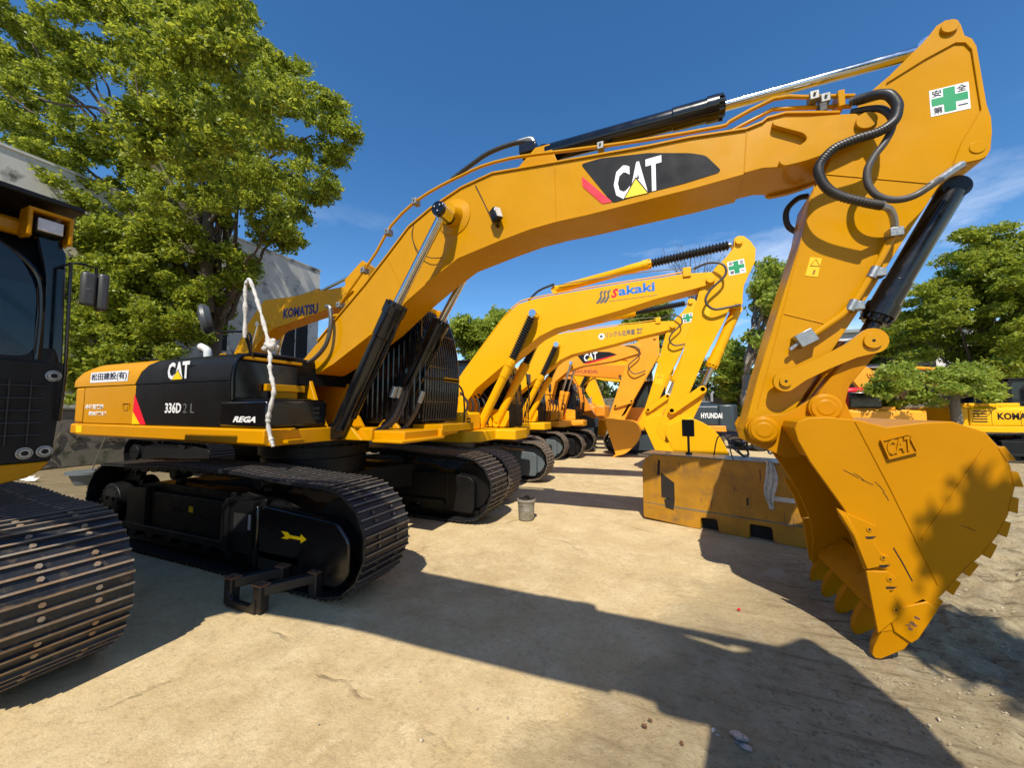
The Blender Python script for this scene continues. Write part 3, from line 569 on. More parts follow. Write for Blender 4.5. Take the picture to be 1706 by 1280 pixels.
def cat_logo(parent, a0, z0, a1, z1, y, slope=0, plane='xz', name='maker_lettering'):
    t = text(name, 'CAT', M['white'], parent, (a0, z0, a1, z1), y, bold=.035, plane=plane, slope=slope)
    cx = a0 + (a1-a0)*.47; hw = (a1-a0)*.235; b = z0 + slope*(cx-a0) - .002; hh = (z1-z0)*.50; e = -.0035
    if plane == 'xz':
        MB().prism([(cx-hw*1.12, b-.002), (cx+hw*1.12, b-.002+slope*hw), (cx, b+hh*1.13)], y-.0022, y-.0032).build('triangle_outline', M['dec'], t)
        MB().prism([(cx-hw, b), (cx+hw, b+slope*hw), (cx, b+hh)], y-.0032, y-.0045).build('triangle', M['tri'], t)
    return t
def safety_sign(parent, x0, z0, s, y, ang=0, col='green', full=True):
    ca, sa = math.cos(ang), math.sin(ang)
    def q(a, b): return (x0 + s*(a*ca - b*sa), z0 + s*(a*sa + b*ca))
    o = MB().prism([q(0,0), q(1,0), q(1,.96), q(0,.96)], y, y-.002).build('safety_sign', M['white'], parent)
    c = MB()
    c.prism([q(.35,.06), q(.65,.06), q(.65,.36), q(.96,.36), q(.96,.63), q(.65,.63), q(.65,.92), q(.35,.92), q(.35,.63), q(.04,.63), q(.04,.36), q(.35,.36)], y-.002, y-.0035)
    c.build('green_cross' if col == 'green' else 'blue_cross', M[col], o)
    if full:
        for ch, a, b in (('安', .07, .68), ('全', .70, .68), ('第', .07, .06), ('一', .70, .18)):
            h = .04 if ch == '一' else .24
            x, z = q(a, b); text('sign_lettering', ch, M['ink'], o, (x, z, x+.24*s, z+h*s), y-.002, bold=.012, slope=math.tan(ang))
    return o
def cab(root, x0, x1, y0, y1, z0, z1, m, bar=True, roof=None, name='cab'):
    c = MB(); f = .06
    prof = [(x0,z0),(x1,z0),(x1+.02,z0+.55),(x1-.02,z0+1.05),(x1-.17,z1-.12),(x1-.30,z1),(x0+.1,z1),(x0,z1-.1)]
    inner = [(x0+.1,z0+.62),(x1-.10,z0+.40),(x1-.09,z0+.62),(x1-.13,z0+1.05),(x1-.27,z1-.18),(x1-.36,z1-.11),(x0+.15,z1-.11),(x0+.1,z1-.2)]
    c.prism(prof, y0+.03, y1-.03, 0)
    b = c.build(name, M[m], root, bevel=.02)
    for yy, s in ((y0+.03,-1),(y1-.03,1)):
        n = len(prof); mb = MB()
        g = MB().prism(inner, yy, yy+s*.006).build('side_window', M['glass'], b)
        MB().prism([(x0+.56,z0+.45),(x0+.62,z0+.45),(x0+.62,z1-.1),(x0+.56,z1-.1)], yy+s*.004, yy+s*.02).build('window_pillar', M[m], g)
    P = [(x1+.021,z0+.56),(x1-.018,z0+1.05),(x1-.165,z1-.14)]
    MB().band(P, -.008, y0+.12, y1-.12).build('windscreen', M['glass'], b)
    r = MB(); r.slab(rnd_poly([(x0-.02,y0),(x1-.24,y0),(x1-.24,y1),(x0-.02,y1)], .12), z1-.01, z1+.04); r.build('roof', M[roof or m], b, bevel=.015)
    return b
# ------------------------------------------------------------------ the large excavator in the middle
ex = thing('excavator', 'large golden excavator with black bonnet lettered 336D, bucket resting nearest the camera', 'excavator', (0,0,0), 0, 'excavators parked in a row')
for yc in (-1.295, 1.295): track(ex, yc, .61, MS, outer=(-1 if yc < 0 else 1))
centre_frame(ex, M['blkm'])
# near-side track frame fittings
f = MB(); f.prism([(-1.62,.30),(-1.18,.30),(-1.18,.78),(-1.62,.76)], -1.32, -1.53); f.prism([(.44,.24),(.56,.24),(.56,.80),(.50,.80),(.44,.72)], -1.30, -1.57); f.box(.561,.93,-1.30,-1.55,.30,.79)
f.prism([(.62,.46),(.84,.46),(.84,.66),(.62,.66)], -1.5501, -1.5515, 1)
for x in (-.62,-.5,-.1,.06): f.cyl((x,-1.28,.52-.05*x),(x,-1.505,.52-.05*x),.014,8)
f.build('track_frame_step', [M['blkm'], M['dark']], ex, bevel=.008)
ym = -1.295-.61/2*.55
fr = MB(); fr.prism(rnd_poly([(1.0,.10),(2.14,.10),(2.27,.22),(2.27,.55),(2.12,.70),(1.06,.77),(1.0,.7)],.06), -1.28, -1.535); fr.box(.95,1.0,-1.3,-1.55,.12,.76)
fr.build('idler_guard', M['blk'], ex, bevel=.02)
MB().prism([(1.36,.475),(1.42,.50),(1.40,.52),(1.36,.545),(1.45,.545),(1.49,.52),(1.64,.52),(1.64,.55),(1.72,.505),(1.64,.46),(1.64,.49),(1.49,.49),(1.45,.475)], -1.536, -1.539).build('direction_arrow', M['tri'], ex)
MB().box(-.33,-.25,-1.483,-1.4865,.55,.62).build('warning_label', M['lab'], ex); MB().box(-.4,-.2,-1.30,-1.482,.5,.66).build('frame_pad', M['blkm'], ex)
MB().box(.86,.90,-1.5505,-1.553,.50,.66).build('care_label', M['silver'], ex)
# upper frame
u = MB(); Z0, Z1 = 1.37, 1.56
u.slab([(-3.1,-1.0),(.85,-1.0),(.86,-.40),(1.9,-.30),(1.95,.50),(1.75,1.0),(1.65,1.45),(-3.1,1.45)], 1.37, 1.5)
u.yz([(-1.05,1.37),(-1.40,1.37),(-1.45,1.40),(-1.45,1.55),(-1.42,1.565),(-1.05,1.565)], -3.42, .9)
u.yz([(1.05,1.37),(1.40,1.37),(1.45,1.42),(1.45,1.55),(1.42,1.565),(1.05,1.565)], -3.42, 1.6)
u.slab([(.9,-1.40),(.93,-1.38),(.93,-.02),(.9,-.02)], 1.37, 1.55)
u.box(.9, 1.45, -.40, -.34, 1.37, 1.54); u.box(.9,2.0,.40,.46,1.36,1.50); u.box(1.55,2.02,-.5,.46,1.36,1.40)
u.build('upper_frame', M['catc'], ex, bevel=.012)
MB().box(-3.4,-3.22,-1.452,-1.4545,1.43,1.54).build('warning_label', M['tri'], ex)
bk = MB(); bk.box(.93,1.02,-1.25,-1.0,1.40,1.43); bk.box(.93,1.06,-1.25,-1.05,1.43,1.435); bk.build('towing_bracket', M['cat'], ex)
# boom foot brackets on the frame
for ys in (-.34, .34):
    b = MB(); s = -1 if ys < 0 else 1
    b.prism([(-.55,1.5),(.62,1.5),(.45,1.75),(.20,2.30),(.05,2.48),(-.15,2.55),(-.34,2.52),(-.46,2.36)], ys-.03, ys+.03)
    b.prism([(.95,1.38),(1.35,1.38),(1.10,1.62),(.92,1.62),(.80,1.50)], ys*1.32-.03, ys*1.32+.03)
    b.cyl((-.12,ys-.03*s,2.38),(-.12,ys+.12*s,2.38),.11,24)
    b.build('boom_bracket', M['cat'], ex, bevel=.01)
# counterweight: rounded tail, two tiers
def tail(y): return -3.72 - .25*(1-(y/1.45)**2)
for (z0, z1, ins, nm) in ((1.40,1.565,0,'counterweight_skirt'), (1.575,2.12,.03,'counterweight')):
    pts = [(-1.86 if nm == 'counterweight' else -3.42, -1.45+ins)]
    ed = []
    for i in range(13):
        y = -1.45+ins + (2.90-2*ins)*i/12; ed.append((max(tail(y)+ins*1.2, -3.97) + (.11 if i in (0,12) else 0), y))
    c = MB(); x_in = -3.41 if nm != 'counterweight' else -3.30
    c.slab([(x_in,-1.45+ins)] + ed + [(x_in,1.45-ins)], z0, z1)
    c.build(nm, M['catc'], ex, bevel=.03)
side = MB(); side.box(-3.30+.005,-1.86,-1.42,-1.0,1.575,2.12); side.box(-3.295,-1.86,1.0,1.42,1.575,2.12); side.box(-3.295,-1.9,-1.0,1.0,1.57,2.10)
side.build('side_door', M['catc'], ex, bevel=.008)
topc = MB()
def arch(x0, x1, w0, w1, zt, z0=2.135):
    """bonnet piece: section in y-z swept from x0 to x1"""
    s = [(-w0,z0),(-w0+.004,z0+.17),(-w0+.05,z0+.27),(-w0+.15,z0+.345),(-w0+.32,zt),(w0-.32,zt),(w0-.15,z0+.345),(w0-.05,z0+.27),(w0-.004,z0+.17),(w0,z0)]
    return s
n_ = 8; secs = []
for i, x in enumerate([-3.78,-3.74,-3.68,-3.60,-3.48,-3.30,-3.12,-1.62]):
    k = [.30,.48,.64,.77,.89,.97,1,1][i]; kx = [.965,.98,.99,.995,1,1,1,1][i]
    secs.append([(x + (0 if i > 6 else 0), y*kx, 2.135 + (z-2.135)*k) for y, z in arch(0,0,1.42,1.42,2.51)])
vs = [p for s in secs for p in s]; m_ = len(secs[0]); fs = []
for i in range(len(secs)-1):
    for j in range(m_-1): fs.append([i*m_+j, i*m_+j+1, (i+1)*m_+j+1, (i+1)*m_+j])
fs.append(list(range(m_))); fs.append([ (len(secs)-1)*m_+j for j in range(m_-1,-1,-1)])
# slanted front edge of the yellow cover
for j in range(m_):
    z = vs[(len(secs)-1)*m_+j][2]; x = -1.62 - .26*max(0, min(1, (2.51-z)/.37))**1.3
    vs[(len(secs)-1)*m_+j] = (x, vs[(len(secs)-1)*m_+j][1], z)
MB().add(vs, fs).build('bonnet_cover', M['catc'], ex, bevel=.006, ang=50)
hb = []
for x in (-1.62,-.4,.05,.25):
    zt = {-1.62:2.508,-.4:2.50,.05:2.475,.25:2.44}[x]; hb.append([(x, y, z) for y, z in arch(0,0,1.418,1.42,zt)])
for j in range(m_):
    z = hb[0][j][2]; hb[0][j] = (-1.618 - .26*max(0, min(1, (2.508-z)/.37))**1.3, hb[0][j][1], z)
    hb[3][j] = (.25 - .06*max(0,(z-2.3)/.2), hb[3][j][1], z)
vs = [p for s in hb for p in s]; fs = []
for i in range(3):
    for j in range(m_-1): fs.append([i*m_+j, i*m_+j+1, (i+1)*m_+j+1, (i+1)*m_+j])
fs.append([3*m_+j for j in range(m_-1,-1,-1)]); fs.append(list(range(m_)))
hd = MB().add(vs, fs); hd.build('bonnet', M['hood'], ex, ang=50, bevel=.01)
d = MB(); d.box(-1.855,.25,-1.42,-.55,1.575,2.125); d.box(-1.855,-.4,.5,1.42,1.575,2.125); d.build('bonnet_door', M['hood'], ex, bevel=.008)
# trim round the open end of the bonnet
MB().tube([(.25,-1.41,1.9),(.25,-1.415,2.2),(.245,-1.36,2.39),(.24,-1.25,2.46),(.24,-1.1,2.485),(.24,-.6,2.485)], .022, 8, smooth=4).build('bonnet_trim', M['blk'], ex)
fa = MB(); fa.box(.10,.252,-1.38,-.56,1.92,2.38); fa.build('air_filter_box', M['blk'], ex, bevel=.01)
gp = MB(); gp.box(.27,.33,-1.05,-.5,2.02,2.11); gp.box(.27,.31,-.95,-.6,1.93,2.02); gp.box(.22,.26,-1.3,-.5,2.40,2.44); gp.build('catch_bracket', M['cat'], ex, bevel=.006)
# toolbox
tb = MB(); tb.box(.065,.90,-1.434,-.62,1.575,1.885); tb.build('toolbox', M['blk'], ex, bevel=.03)
tb2 = MB(); tb2.box(.30,.88,-1.39,-.62,1.886,1.905); tb2.build('toolbox_lid', M['blk'], ex, bevel=.006)
for k in range(3): MB().box(.902,.906,-.84,-.74,1.66+k*.06,1.695+k*.06).build('vent_slot', M['dark'], ex)
# top of the engine housing
tp = MB(); tp.slab(rnd_poly([(-3.0,-.55),(-.5,-.55),(-.5,.75),(-3.0,.75)],.1), 2.50, 2.63); tp.prism([(-3.0,2.5),(-2.85,2.64),(-.8,2.60),(-.45,2.5)], -.5, .7); tp.build('engine_cover', M['hood'], ex, bevel=.03)
MB().tube([(-2.6,-.15,2.5),(-2.6,-.15,2.78),(-2.63,-.16,2.86),(-2.74,-.2,2.92)], .062, 18, smooth=5).build('exhaust_pipe', M['pipe'], ex)
h = MB()
for x in (-.55,-.2): h.tube([(x,-1.1,2.48),(x,-1.1,2.53),(x+.1,-1.1,2.53),(x+.1,-1.1,2.48)],.012,6)
h.build('lifting_eye', M['cat'], ex)
# decals and lettering
MB().prism(T['red'], -1.421, -1.4235).build('red_stripe', M['red'], ex); MB().prism(T['yel'], -1.4205, -1.4225).build('yellow_stripe', M['tri'], ex)
cat_logo(ex, -1.08, 2.17, -.60, 2.40, -1.424, slope=.02)
text('model_lettering', '336D', M['white'], ex, (-1.10,1.735,-.74,1.87), -1.421, bold=.025)
text('model_lettering', '2 L', M['inkf'], ex, (-.70,1.74,-.46,1.86), -1.421)
text('toolbox_lettering', 'REGA', M['white'], ex, (.33,1.635,.73,1.705), -1.4345, bold=.04, shear=.35)
jl = MB().prism([(-3.16,2.19),(-2.08,2.19),(-2.06,2.345),(-3.14,2.345)], -1.4205, -1.422).build('lettering_patch', M['white'], ex)
text('company_lettering', '松田建設(有)', M['ink'], jl, (-3.12,2.205,-2.10,2.33), -1.422, bold=.02)
text('company_lettering', '本社営業部', M['white'], ex, (-3.25,1.79,-2.70,1.86), -1.421, bold=.03)
text('company_lettering', '機材管理', M['white'], ex, (-3.13,1.69,-2.61,1.755), -1.421, bold=.03)
lk = MB(); lk.tube([(-2.14,-1.421,1.77),(-2.14,-1.43,1.87),(-1.97,-1.43,1.87),(-1.97,-1.421,1.77)],.006,5); lk.box(-2.12,-2.02,-1.421,-1.428,1.77,1.83); lk.build('door_latch', M['cat'], ex)
sm = MB()
for p in (((-3.30,-1.4215,1.58),(-3.30,-1.4215,2.12)),): sm.tube(list(p), .004, 4)
sm.build('panel_gap', M['dark'], ex)
# mirror on the bonnet
MB().tube([(-.02,-1.05,2.47),(-.02,-1.05,2.72),(-.10,-1.05,2.80),(-.35,-1.05,2.84),(-.75,-1.05,2.86),(-.95,-1.05,2.98)], .016, 8, smooth=4).build('mirror_arm', M['blk'], ex)
mi = MB(); mi.lathe((-1.05,-1.12,3.05),(-.98,-1.0,3.08),[(0,.08),(.2,.14),(.5,.15),(1,.12)],20)
for i, v in enumerate(mi.v):
    dv = Vector(v) - Vector((-1.02,-1.06,3.06)); mi.v[i] = (v[0]-.25*dv.z, v[1], 3.06+dv.z*1.5)
mi.build('mirror', M['mirr'], ex)
# cab behind the boom with its front guard
c = cab(ex, -.35, 1.44, .45, 1.42, 1.565, 3.38, 'blkm', roof='cat')
lt = MB(); lt.box(1.05,1.40,.9,1.30,3.40,3.50); lt.box(1.36,1.47,1.12,1.36,3.32,3.48); lt.build('roof_lamp_bracket', M['cat'], ex, bevel=.02)
MB().box(1.47,1.485,1.16,1.32,3.34,3.46).build('roof_lamp', M['lens'], ex, bevel=.01)
g = MB()
gp_ = [(1.62,1.60),(1.66,2.1),(1.64,2.6),(1.56,3.0),(1.40,3.40)]
for i in range(15):
    y = .46 + i*.0685; g.tube(xz(gp_, y), .019, 6, smooth=3)
for z, x in ((1.62,1.62),(1.9,1.65),(2.45,1.65),(3.0,1.56),(3.38,1.41)): g.tube([(x,.44,z),(x,1.44,z)], .016, 6)
for z in (2.25,): g.box(1.62,1.68,.44,1.44,z,z+.03)
g.build('windscreen_guard', M['blk'], ex)
MB().box(1.62,1.68,.95,1.40,2.24,2.31).build('guard_crossbar', M['cat'], ex)
g = MB()
for i in range(14): g.tube([(1.60-i*.10,.42,1.65),(1.60-i*.10,.42,3.3)],.018,5)
g.build('side_guard', M['blk'], ex)
# front steps, grab bar, fittings near the boom cylinders
st = MB(); st.box(1.45,1.98,.46,1.42,1.44,1.56); st.build('cab_floor', M['cat'], ex, bevel=.01)

# ------------------------------------------------------------------ boom, stick and bucket of one machine
def line_group(nm, root, path_list, r, m, n=8, sm=3):
    mb = MB()
    for p in path_list: mb.tube(p, r, n, smooth=sm)
    return mb.build(nm, m, root)
def hero_arm(root, detail=True):
    parts = []
    B = T['boom']; b = MB(); b.prism(B, -.245, .245)
    topp = [p for p in B[7:24]]; 
    boom = b.build('boom', M['cat'], root, bevel=.006, ang=22)
    fl = MB(); fl.band(topp, .022, -.265, .265); fl.band(B[:1] + B[:32:-1], -.02, -.265, .265); fl.build('flange', M['cat'], boom, bevel=.004, ang=25)
    bp = T['boomplate']
    for s in (-1, 1):
        q = MB(); q.prism(rnd_poly(bp[:1]+bp[2:], .05, 3), s*.245, s*.30)
        q.cyl((6.651,s*.28,4.225),(6.651,s*.335,4.225),.072,28); q.build('boom_nose_plate', M['cat'], boom, bevel=.006)
    q = MB()
    for s in (-1, 1):
        q.lathe((2.57,s*.24,4.24),(2.57,s*.40,4.24),[(0,.24),(.1,.235),(.25,.15),(1,.11)],36)
    q.build('cylinder_boss', M['cat'], boom, ang=50)
    sm_ = MB()
    for x0, z0, x1, z1 in ((3.905,4.60,3.917,3.93),(5.80,4.44,5.765,4.035),(1.52,3.87,1.87,3.27)):
        sm_.tube([(x0,-.247,z0),(x1,-.247,z1)], .006, 5)
    sm_.build('weld_seam', M['cat'], boom)
    # lift cylinders
    for s in (-1, 1):
        y = s*.50
        cy = cylinder(root, (.99,y,1.50), (1.915,y,3.13), (2.575,y,4.17), .118, .055, eye=.085, lines=-1)
        e = MB(); e.cyl((2.575,y-s*.14,4.17),(2.575,y+s*.13,4.17),.085,28)
        for a in (.6,2.7,4.8): e.cyl((2.575+.042*math.cos(a),y+s*.13,4.17+.042*math.sin(a)),(2.575+.042*math.cos(a),y+s*.145,4.17+.042*math.sin(a)),.014,8,1)
        e.build('pin_cap', [M['blk'], M['zinc']], cy, bevel=.006)
    # stick cylinder on top of the boom
    br = MB(); br.prism([(3.2,4.62),(3.95,4.60),(3.80,4.98),(3.62,4.98)], -.10, -.06); br.prism([(3.2,4.62),(3.95,4.60),(3.80,4.98),(3.62,4.98)], .06, .10); br.build('cylinder_bracket', M['cat'], boom, bevel=.006)
    cylinder(root, (3.70,0,4.93), (5.66,0,4.93), (7.22,0,4.945), .105, .05, eye=.055)
    # stick
    s_ = MB(); ST = T['stick']; s_.prism(ST, -.19, .19); stick = s_.build('stick', M['cat'], root, bevel=.006, ang=22)
    rim = MB(); up = T['stickseam']
    rim.prism([(6.88,4.665),(7.093,4.864),(7.147,4.926),(7.19,4.984),(7.248,5.010),(7.303,4.988),(7.332,4.941),(7.35,4.832),(7.39,4.79),(7.413,4.714),(7.44,4.212),(7.459,4.096),(7.457,3.976),(7.44,3.832),(7.415,3.785),(7.376,3.768),(7.272,3.762),(7.21,3.735)] + up[::-1][1:], -.19, -.205)
    rim.build('stick_rim', M['cat'], stick, bevel=.003, ang=30)
    w_ = MB()
    for k in ('stickseam2','stickseam3','stickseam4'): w_.tube([(x,-.192,z) for x, z in T[k]], .005, 5)
    w_.build('weld_seam', M['cat'], stick)
    pn = MB()
    for s in (-1,1):
        pn.cyl((7.258,s*.19,4.93),(7.258,s*.23,4.93),.055,24); pn.cyl((7.368,s*.19,3.87),(7.368,s*.212,3.87),.05,24)
    pn.build('pin', M['cat'], stick, bevel=.004)
    # bucket cylinder
    cylinder(root, (7.31,0,3.64), (6.74,0,2.55), (6.63,0,2.33), .094, .06, eye=.07, mr='blk', gland=1.3)
    # links
    lk_ = MB()
    for s in (-1, 1):
        y0, y1 = s*.285, s*.335; A = Vector((5.99,2.03)); Bq = Vector((6.595,2.345))
        d_ = (Bq-A).normalized(); n_2 = Vector((-d_.y, d_.x)); pl = []
        for k in range(13):
            a = math.atan2(n_2.y, n_2.x) + math.pi*k/12; pl.append((A.x+.088*math.cos(a), A.y+.088*math.sin(a)))
        for t_, o_ in ((.2,-.062),(.5,-.058),(.78,-.068)): v = A.lerp(Bq, t_) + n_2*o_; pl.append((v.x, v.y))
        for k in range(13):
            a = math.atan2(-n_2.y, -n_2.x) + math.pi*k/12; pl.append((Bq.x+.105*math.cos(a), Bq.y+.105*math.sin(a)))
        for t_, o_ in ((.78,.068),(.5,.058),(.2,.062)): v = A.lerp(Bq, t_) + n_2*o_; pl.append((v.x, v.y))
        lk_.prism(pl, y0, y1)
        for c_, r_ in ((A,.045),(Bq,.062)): lk_.cyl((c_.x,y1,c_.y),(c_.x,y1+s*.022,c_.y),r_,24); lk_.cyl((c_.x,y1+s*.022,c_.y),(c_.x,y1+s*.024,c_.y),.012,10,1)
    lk_.cyl((5.99,-.3,2.03),(5.99,.3,2.03),.05,20); lk_.cyl((6.595,-.3,2.345),(6.595,.3,2.345),.055,20)
    lk_.build('tipping_link', [M['cat'], M['dark']], root, bevel=.008)
    l2 = MB(); l2.prism(rnd_poly([(6.50,2.31),(6.56,2.43),(6.66,2.40),(6.68,2.30),(6.60,2.19),(6.45,1.98),(6.40,1.76),(6.33,1.69),(6.22,1.69),(6.19,1.80),(6.24,1.93),(6.38,2.13)],.03,2), -.27, -.10)
    l2.prism(rnd_poly([(6.50,2.31),(6.56,2.43),(6.66,2.40),(6.68,2.30),(6.60,2.19),(6.45,1.98),(6.40,1.76),(6.33,1.69),(6.22,1.69),(6.19,1.80),(6.24,1.93),(6.38,2.13)],.03,2), .10, .27)
    l2.prism([(6.45,2.05),(6.30,1.80),(6.22,1.85),(6.37,2.10)], -.1, .1); l2.build('bucket_link', M['catb'], root, bevel=.008)
    # bucket
    BS = list(T['bside']); yb = .68; BS[19] = (6.40,.455); BS[20] = (6.385,.63); BS[21] = (6.295,.90); BS[22] = (6.228,1.05)
    sh = MB()
    for s in (-1, 1): sh.prism(BS, s*yb, s*(yb-.03))
    shell = BS[0:18]; ins = []
    for i in range(18):
        a = Vector(shell[max(i-1,0)]); c = Vector(shell[min(i+1,17)]); t = (c-a).normalized(); ins.append((shell[i][0]+t.y*.035, shell[i][1]-t.x*.035))
    sh.prism(list(shell) + ins[::-1], -yb+.02, yb-.02)
    # upper lip behind the ears
    sh.prism([(5.974,1.692),(6.0,1.70),(6.02,1.55),(5.955,1.62)], -yb+.02, yb-.02)
    sh.prism([BS[-1], BS[0], (6.03,1.66), (6.10,1.42), (6.07,1.40)], -yb+.02, yb-.02)
    bucket = sh.build('bucket', M['catb'], root, bevel=.007, ang=28)
    er = MB()
    for s in (-1, 1):
        er.prism(T['ear'], s*.30, s*.245)
        for c_ in ((5.812,1.605),(6.258,1.80)):
            er.lathe((c_[0],s*.30,c_[1]),(c_[0],s*.37,c_[1]),[(0,.118),(.7,.118),(.72,.108),(.9,.10),(.92,.066),(1,.06)],36)
        er.prism([(6.35,1.74),(6.42,1.93),(6.47,1.76),(6.50,1.68),(6.36,1.66)], s*.20, s*.16)
    er.cyl((5.812,-.28,1.605),(5.812,.28,1.605),.07,20); er.cyl((6.258,-.28,1.80),(6.258,.28,1.80),.07,20)
    er.build('bucket_ear', M['catb'], bucket, bevel=.006)
    # strips round the heel: the notched edge
    hb_ = MB(); P = [Vector(p) for p in BS[7:17]]; Ls = [0]
    for i in range(len(P)-1): Ls.append(Ls[-1] + (P[i+1]-P[i]).length)
    k = 0; s0 = .12
    while s0 < Ls[-1]-.05:
        i = max(j for j in range(len(P)-1) if Ls[j] <= s0); t = (P[i+1]-P[i]).normalized(); c0 = P[i] + t*(s0-Ls[i]); nn = Vector((-t.y, t.x))
        if nn.dot(c0 - Vector((6.4,1.0))) < 0: nn = -nn
        hb_.prism([tuple(c0 - nn*.01), tuple(c0 + t*.095 - nn*.01), tuple(c0 + t*.10 + nn*.038), tuple(c0 + t*.0 + nn*.026)], -yb-.004, yb+.004); s0 += .166
    hb_.build('wear_strip', M['catb'], bucket, bevel=.004)
    # logo plate
    lg = MB(); lg.prism(T['logo'], -yb, -yb-.014); lgo = lg.build('logo_plate', M['catb'], bucket, bevel=.003)
    L_ = T['logo']; a = Vector(L_[3]); bx = Vector(L_[2]) - a
    rm = MB(); Q = [Vector((p[0],p[1])) for p in L_]; cen = sum(Q, Vector((0,0)))/4
    for i in range(4):
        p, q = Q[i], Q[(i+1)%4]; rm.prism([tuple(p), tuple(q), tuple(q.lerp(cen,.12)), tuple(p.lerp(cen,.12))], -yb-.014, -yb-.026)
    tx = text('raised_lettering', 'CAT', M['catb'], lgo, (6.492,1.455,6.632,1.56), -yb-.014, bold=.03, slope=.33, extr=.012)
    rm.build('raised_border', M['catb'], lgo)
    # cutters, teeth, seams
    for s in (-1, 1):
        for kname in ('cut1','cut2'):
            c_ = MB().prism(T[kname], s*yb, s*(yb+.03)); co = c_.build('side_cutter', M['catb'], bucket, bevel=.005)
            for (bx_, bz_) in (T['bolts'][:2] if kname == 'cut1' else T['bolts'][2:]):
                q = MB(); q.cyl((bx_-.01,s*(yb+.03),bz_),(bx_-.01,s*(yb+.036),bz_),.017,14); q.cyl((bx_-.01,s*(yb+.036),bz_),(bx_-.01,s*(yb+.0365),bz_),.008,10,1); q.build('bolt', [M['catb'], M['dark']], co)
                if kname == 'cut1' or bz_ > .5:
                    v = MB(); v.prism([(bx_-.035,bz_-.055),(bx_+.03,bz_-.045),(bx_+.005,bz_-.065),(bx_-.03,bz_-.07)], s*(yb+.03), s*(yb+.0315)); v.build('cut_mark', M['dark'], co)
        # bevelled front edge
        MB().prism([(6.19,1.03),(6.20,.99),(6.26,.87),(6.325,.64),(6.345,.64),(6.29,.88),(6.24,1.0)], s*(yb+.012), s*(yb+.042)).build('cutting_edge', M['catb'], bucket, bevel=.01)
    sv = MB()
    for kname in ('seamb','seamb2'): sv.tube([(x,-yb-.001,z) for x, z in T[kname]], .006, 5)
    sv.build('weld_seam', M['catb'], bucket)
    sc_ = MB()
    for a, b in (((6.24,1.335),(6.33,1.275)),((6.30,1.315),(6.36,1.265)),((6.34,1.27),(6.41,1.235)),((6.42,1.26),(6.47,1.19)),((6.46,1.19),(6.49,1.13)),((6.86,1.0),(6.93,.97))):
        sc_.tube([(a[0],-yb-.0003,a[1]),((a[0]+b[0])/2+.004,-yb-.0012,(a[1]+b[1])/2),(b[0],-yb-.0003,b[1])], .0022, 4)
    sc_.tube([(6.50,-yb-.0005,.80),(6.545,-yb-.001,.70),(6.59,-yb-.0005,.585)], .004, 4)
    sc_.build('scratch', M['dark'], bucket)
    lip = MB(); lip.prism([(6.56,.27),(6.68,.45),(6.64,.48),(6.45,.33),(6.42,.27)], -yb, yb); lip.build('lip', M['catb'], bucket, bevel=.006)
    for i in range(5):
        y = -.635 + 1.27*i/4; t_ = MB()
        tp_ = T['toothp']; dz = -.02; ad = [(6.657,.463),(6.713,.419),(6.60,.20),(6.56,.16),(6.47,.22),(6.45,.31),(6.52,.40)]
        t_.prism([(x, z) for x, z in ad], y-.055, y+.055)
        bt = t_.build('tooth_adapter', M['catb'], bucket, bevel=.008)
        t2 = MB(); t2.prism([(6.57,.185),(6.53,.105),(6.405,.0),(6.37,-.004),(6.352,.02),(6.360,.08),(6.393,.17),(6.435,.25),(6.49,.27)], y-.043, y+.043)
        for vi, v in enumerate(t2.v):
            if v[2] < .12: t2.v[vi] = (v[0], y + (v[1]-y)*(.42 if v[2] < .06 else .8), v[2])
        t2.build('tooth', M['catb'], bt, bevel=.006)
        wr = MB(); rr_ = np.random.default_rng(90+i); s_ = -1
        for k in range(5):
            cz = rr_.uniform(.25,.36); cx = 6.575+(cz-.28)*.75+rr_.uniform(-.03,.012); wr.prism([(cx+.016*math.cos(a_)*rr_.uniform(.5,1.4), cz+.010*math.sin(a_)*rr_.uniform(.5,1.6)) for a_ in (0,.9,1.9,2.8,3.7,4.6,5.5)], y-.0555, y-.0563)
        wr.build('bare_steel_patch', M['rusty'] if i % 2 else M['rustp'], bt)
    # boom pipes and hoses
    pa = xz(T['pipes'], -.20); pb = xz([(x, z-.012) for x, z in T['pipes']], -.155); mb = MB()
    mb.tube(pa, .019, 10, smooth=2); mb.tube([(x,-.15,z) for x, z in T['pipes2']], .019, 10); 
    mb.tube([(x,.2,z) for x, _, z in pa], .019, 8, smooth=2); mb.build('hydraulic_pipe', M['cat'], boom)
    cl = MB()
    for i, (x, z) in enumerate(((.60,3.33),(1.05,3.79),(1.47,4.28),(1.93,4.62),(4.42,4.71),(6.34,4.65),(6.42,4.60))):
        cl.box(x-.035,x+.035,-.235,-.13,z-.05,z+.03,0); cl.cyl((x,-.235,z-.0),(x,-.255,z),.012,6,0)
    cl.build('pipe_clamp', M['wire'], boom, bevel=.005)
    c2 = MB(); c2.box(6.37,6.43,-.23,-.10,4.47,4.55); c2.build('clamp_block', M['rusty'], boom, bevel=.006); c2 = MB(); c2.box(6.50,6.55,-.25,-.10,4.46,4.61); c2.build('clamp_block', M['cat'], boom, bevel=.006)
    cb = MB(); cb.box(3.40,3.62,-.09,.16,4.97,5.09); cb.build('hose_bracket', M['blk'], boom, bevel=.008)
    hs_ = MB(); hs_.tube([(x, -.30-.14*math.sin(min(1,i/4)*math.pi/2), z) for i, (x, z) in enumerate(T['hose1'])], .033, 12, smooth=5); ho = hs_.build('hydraulic_hose', M['rub2'], root)
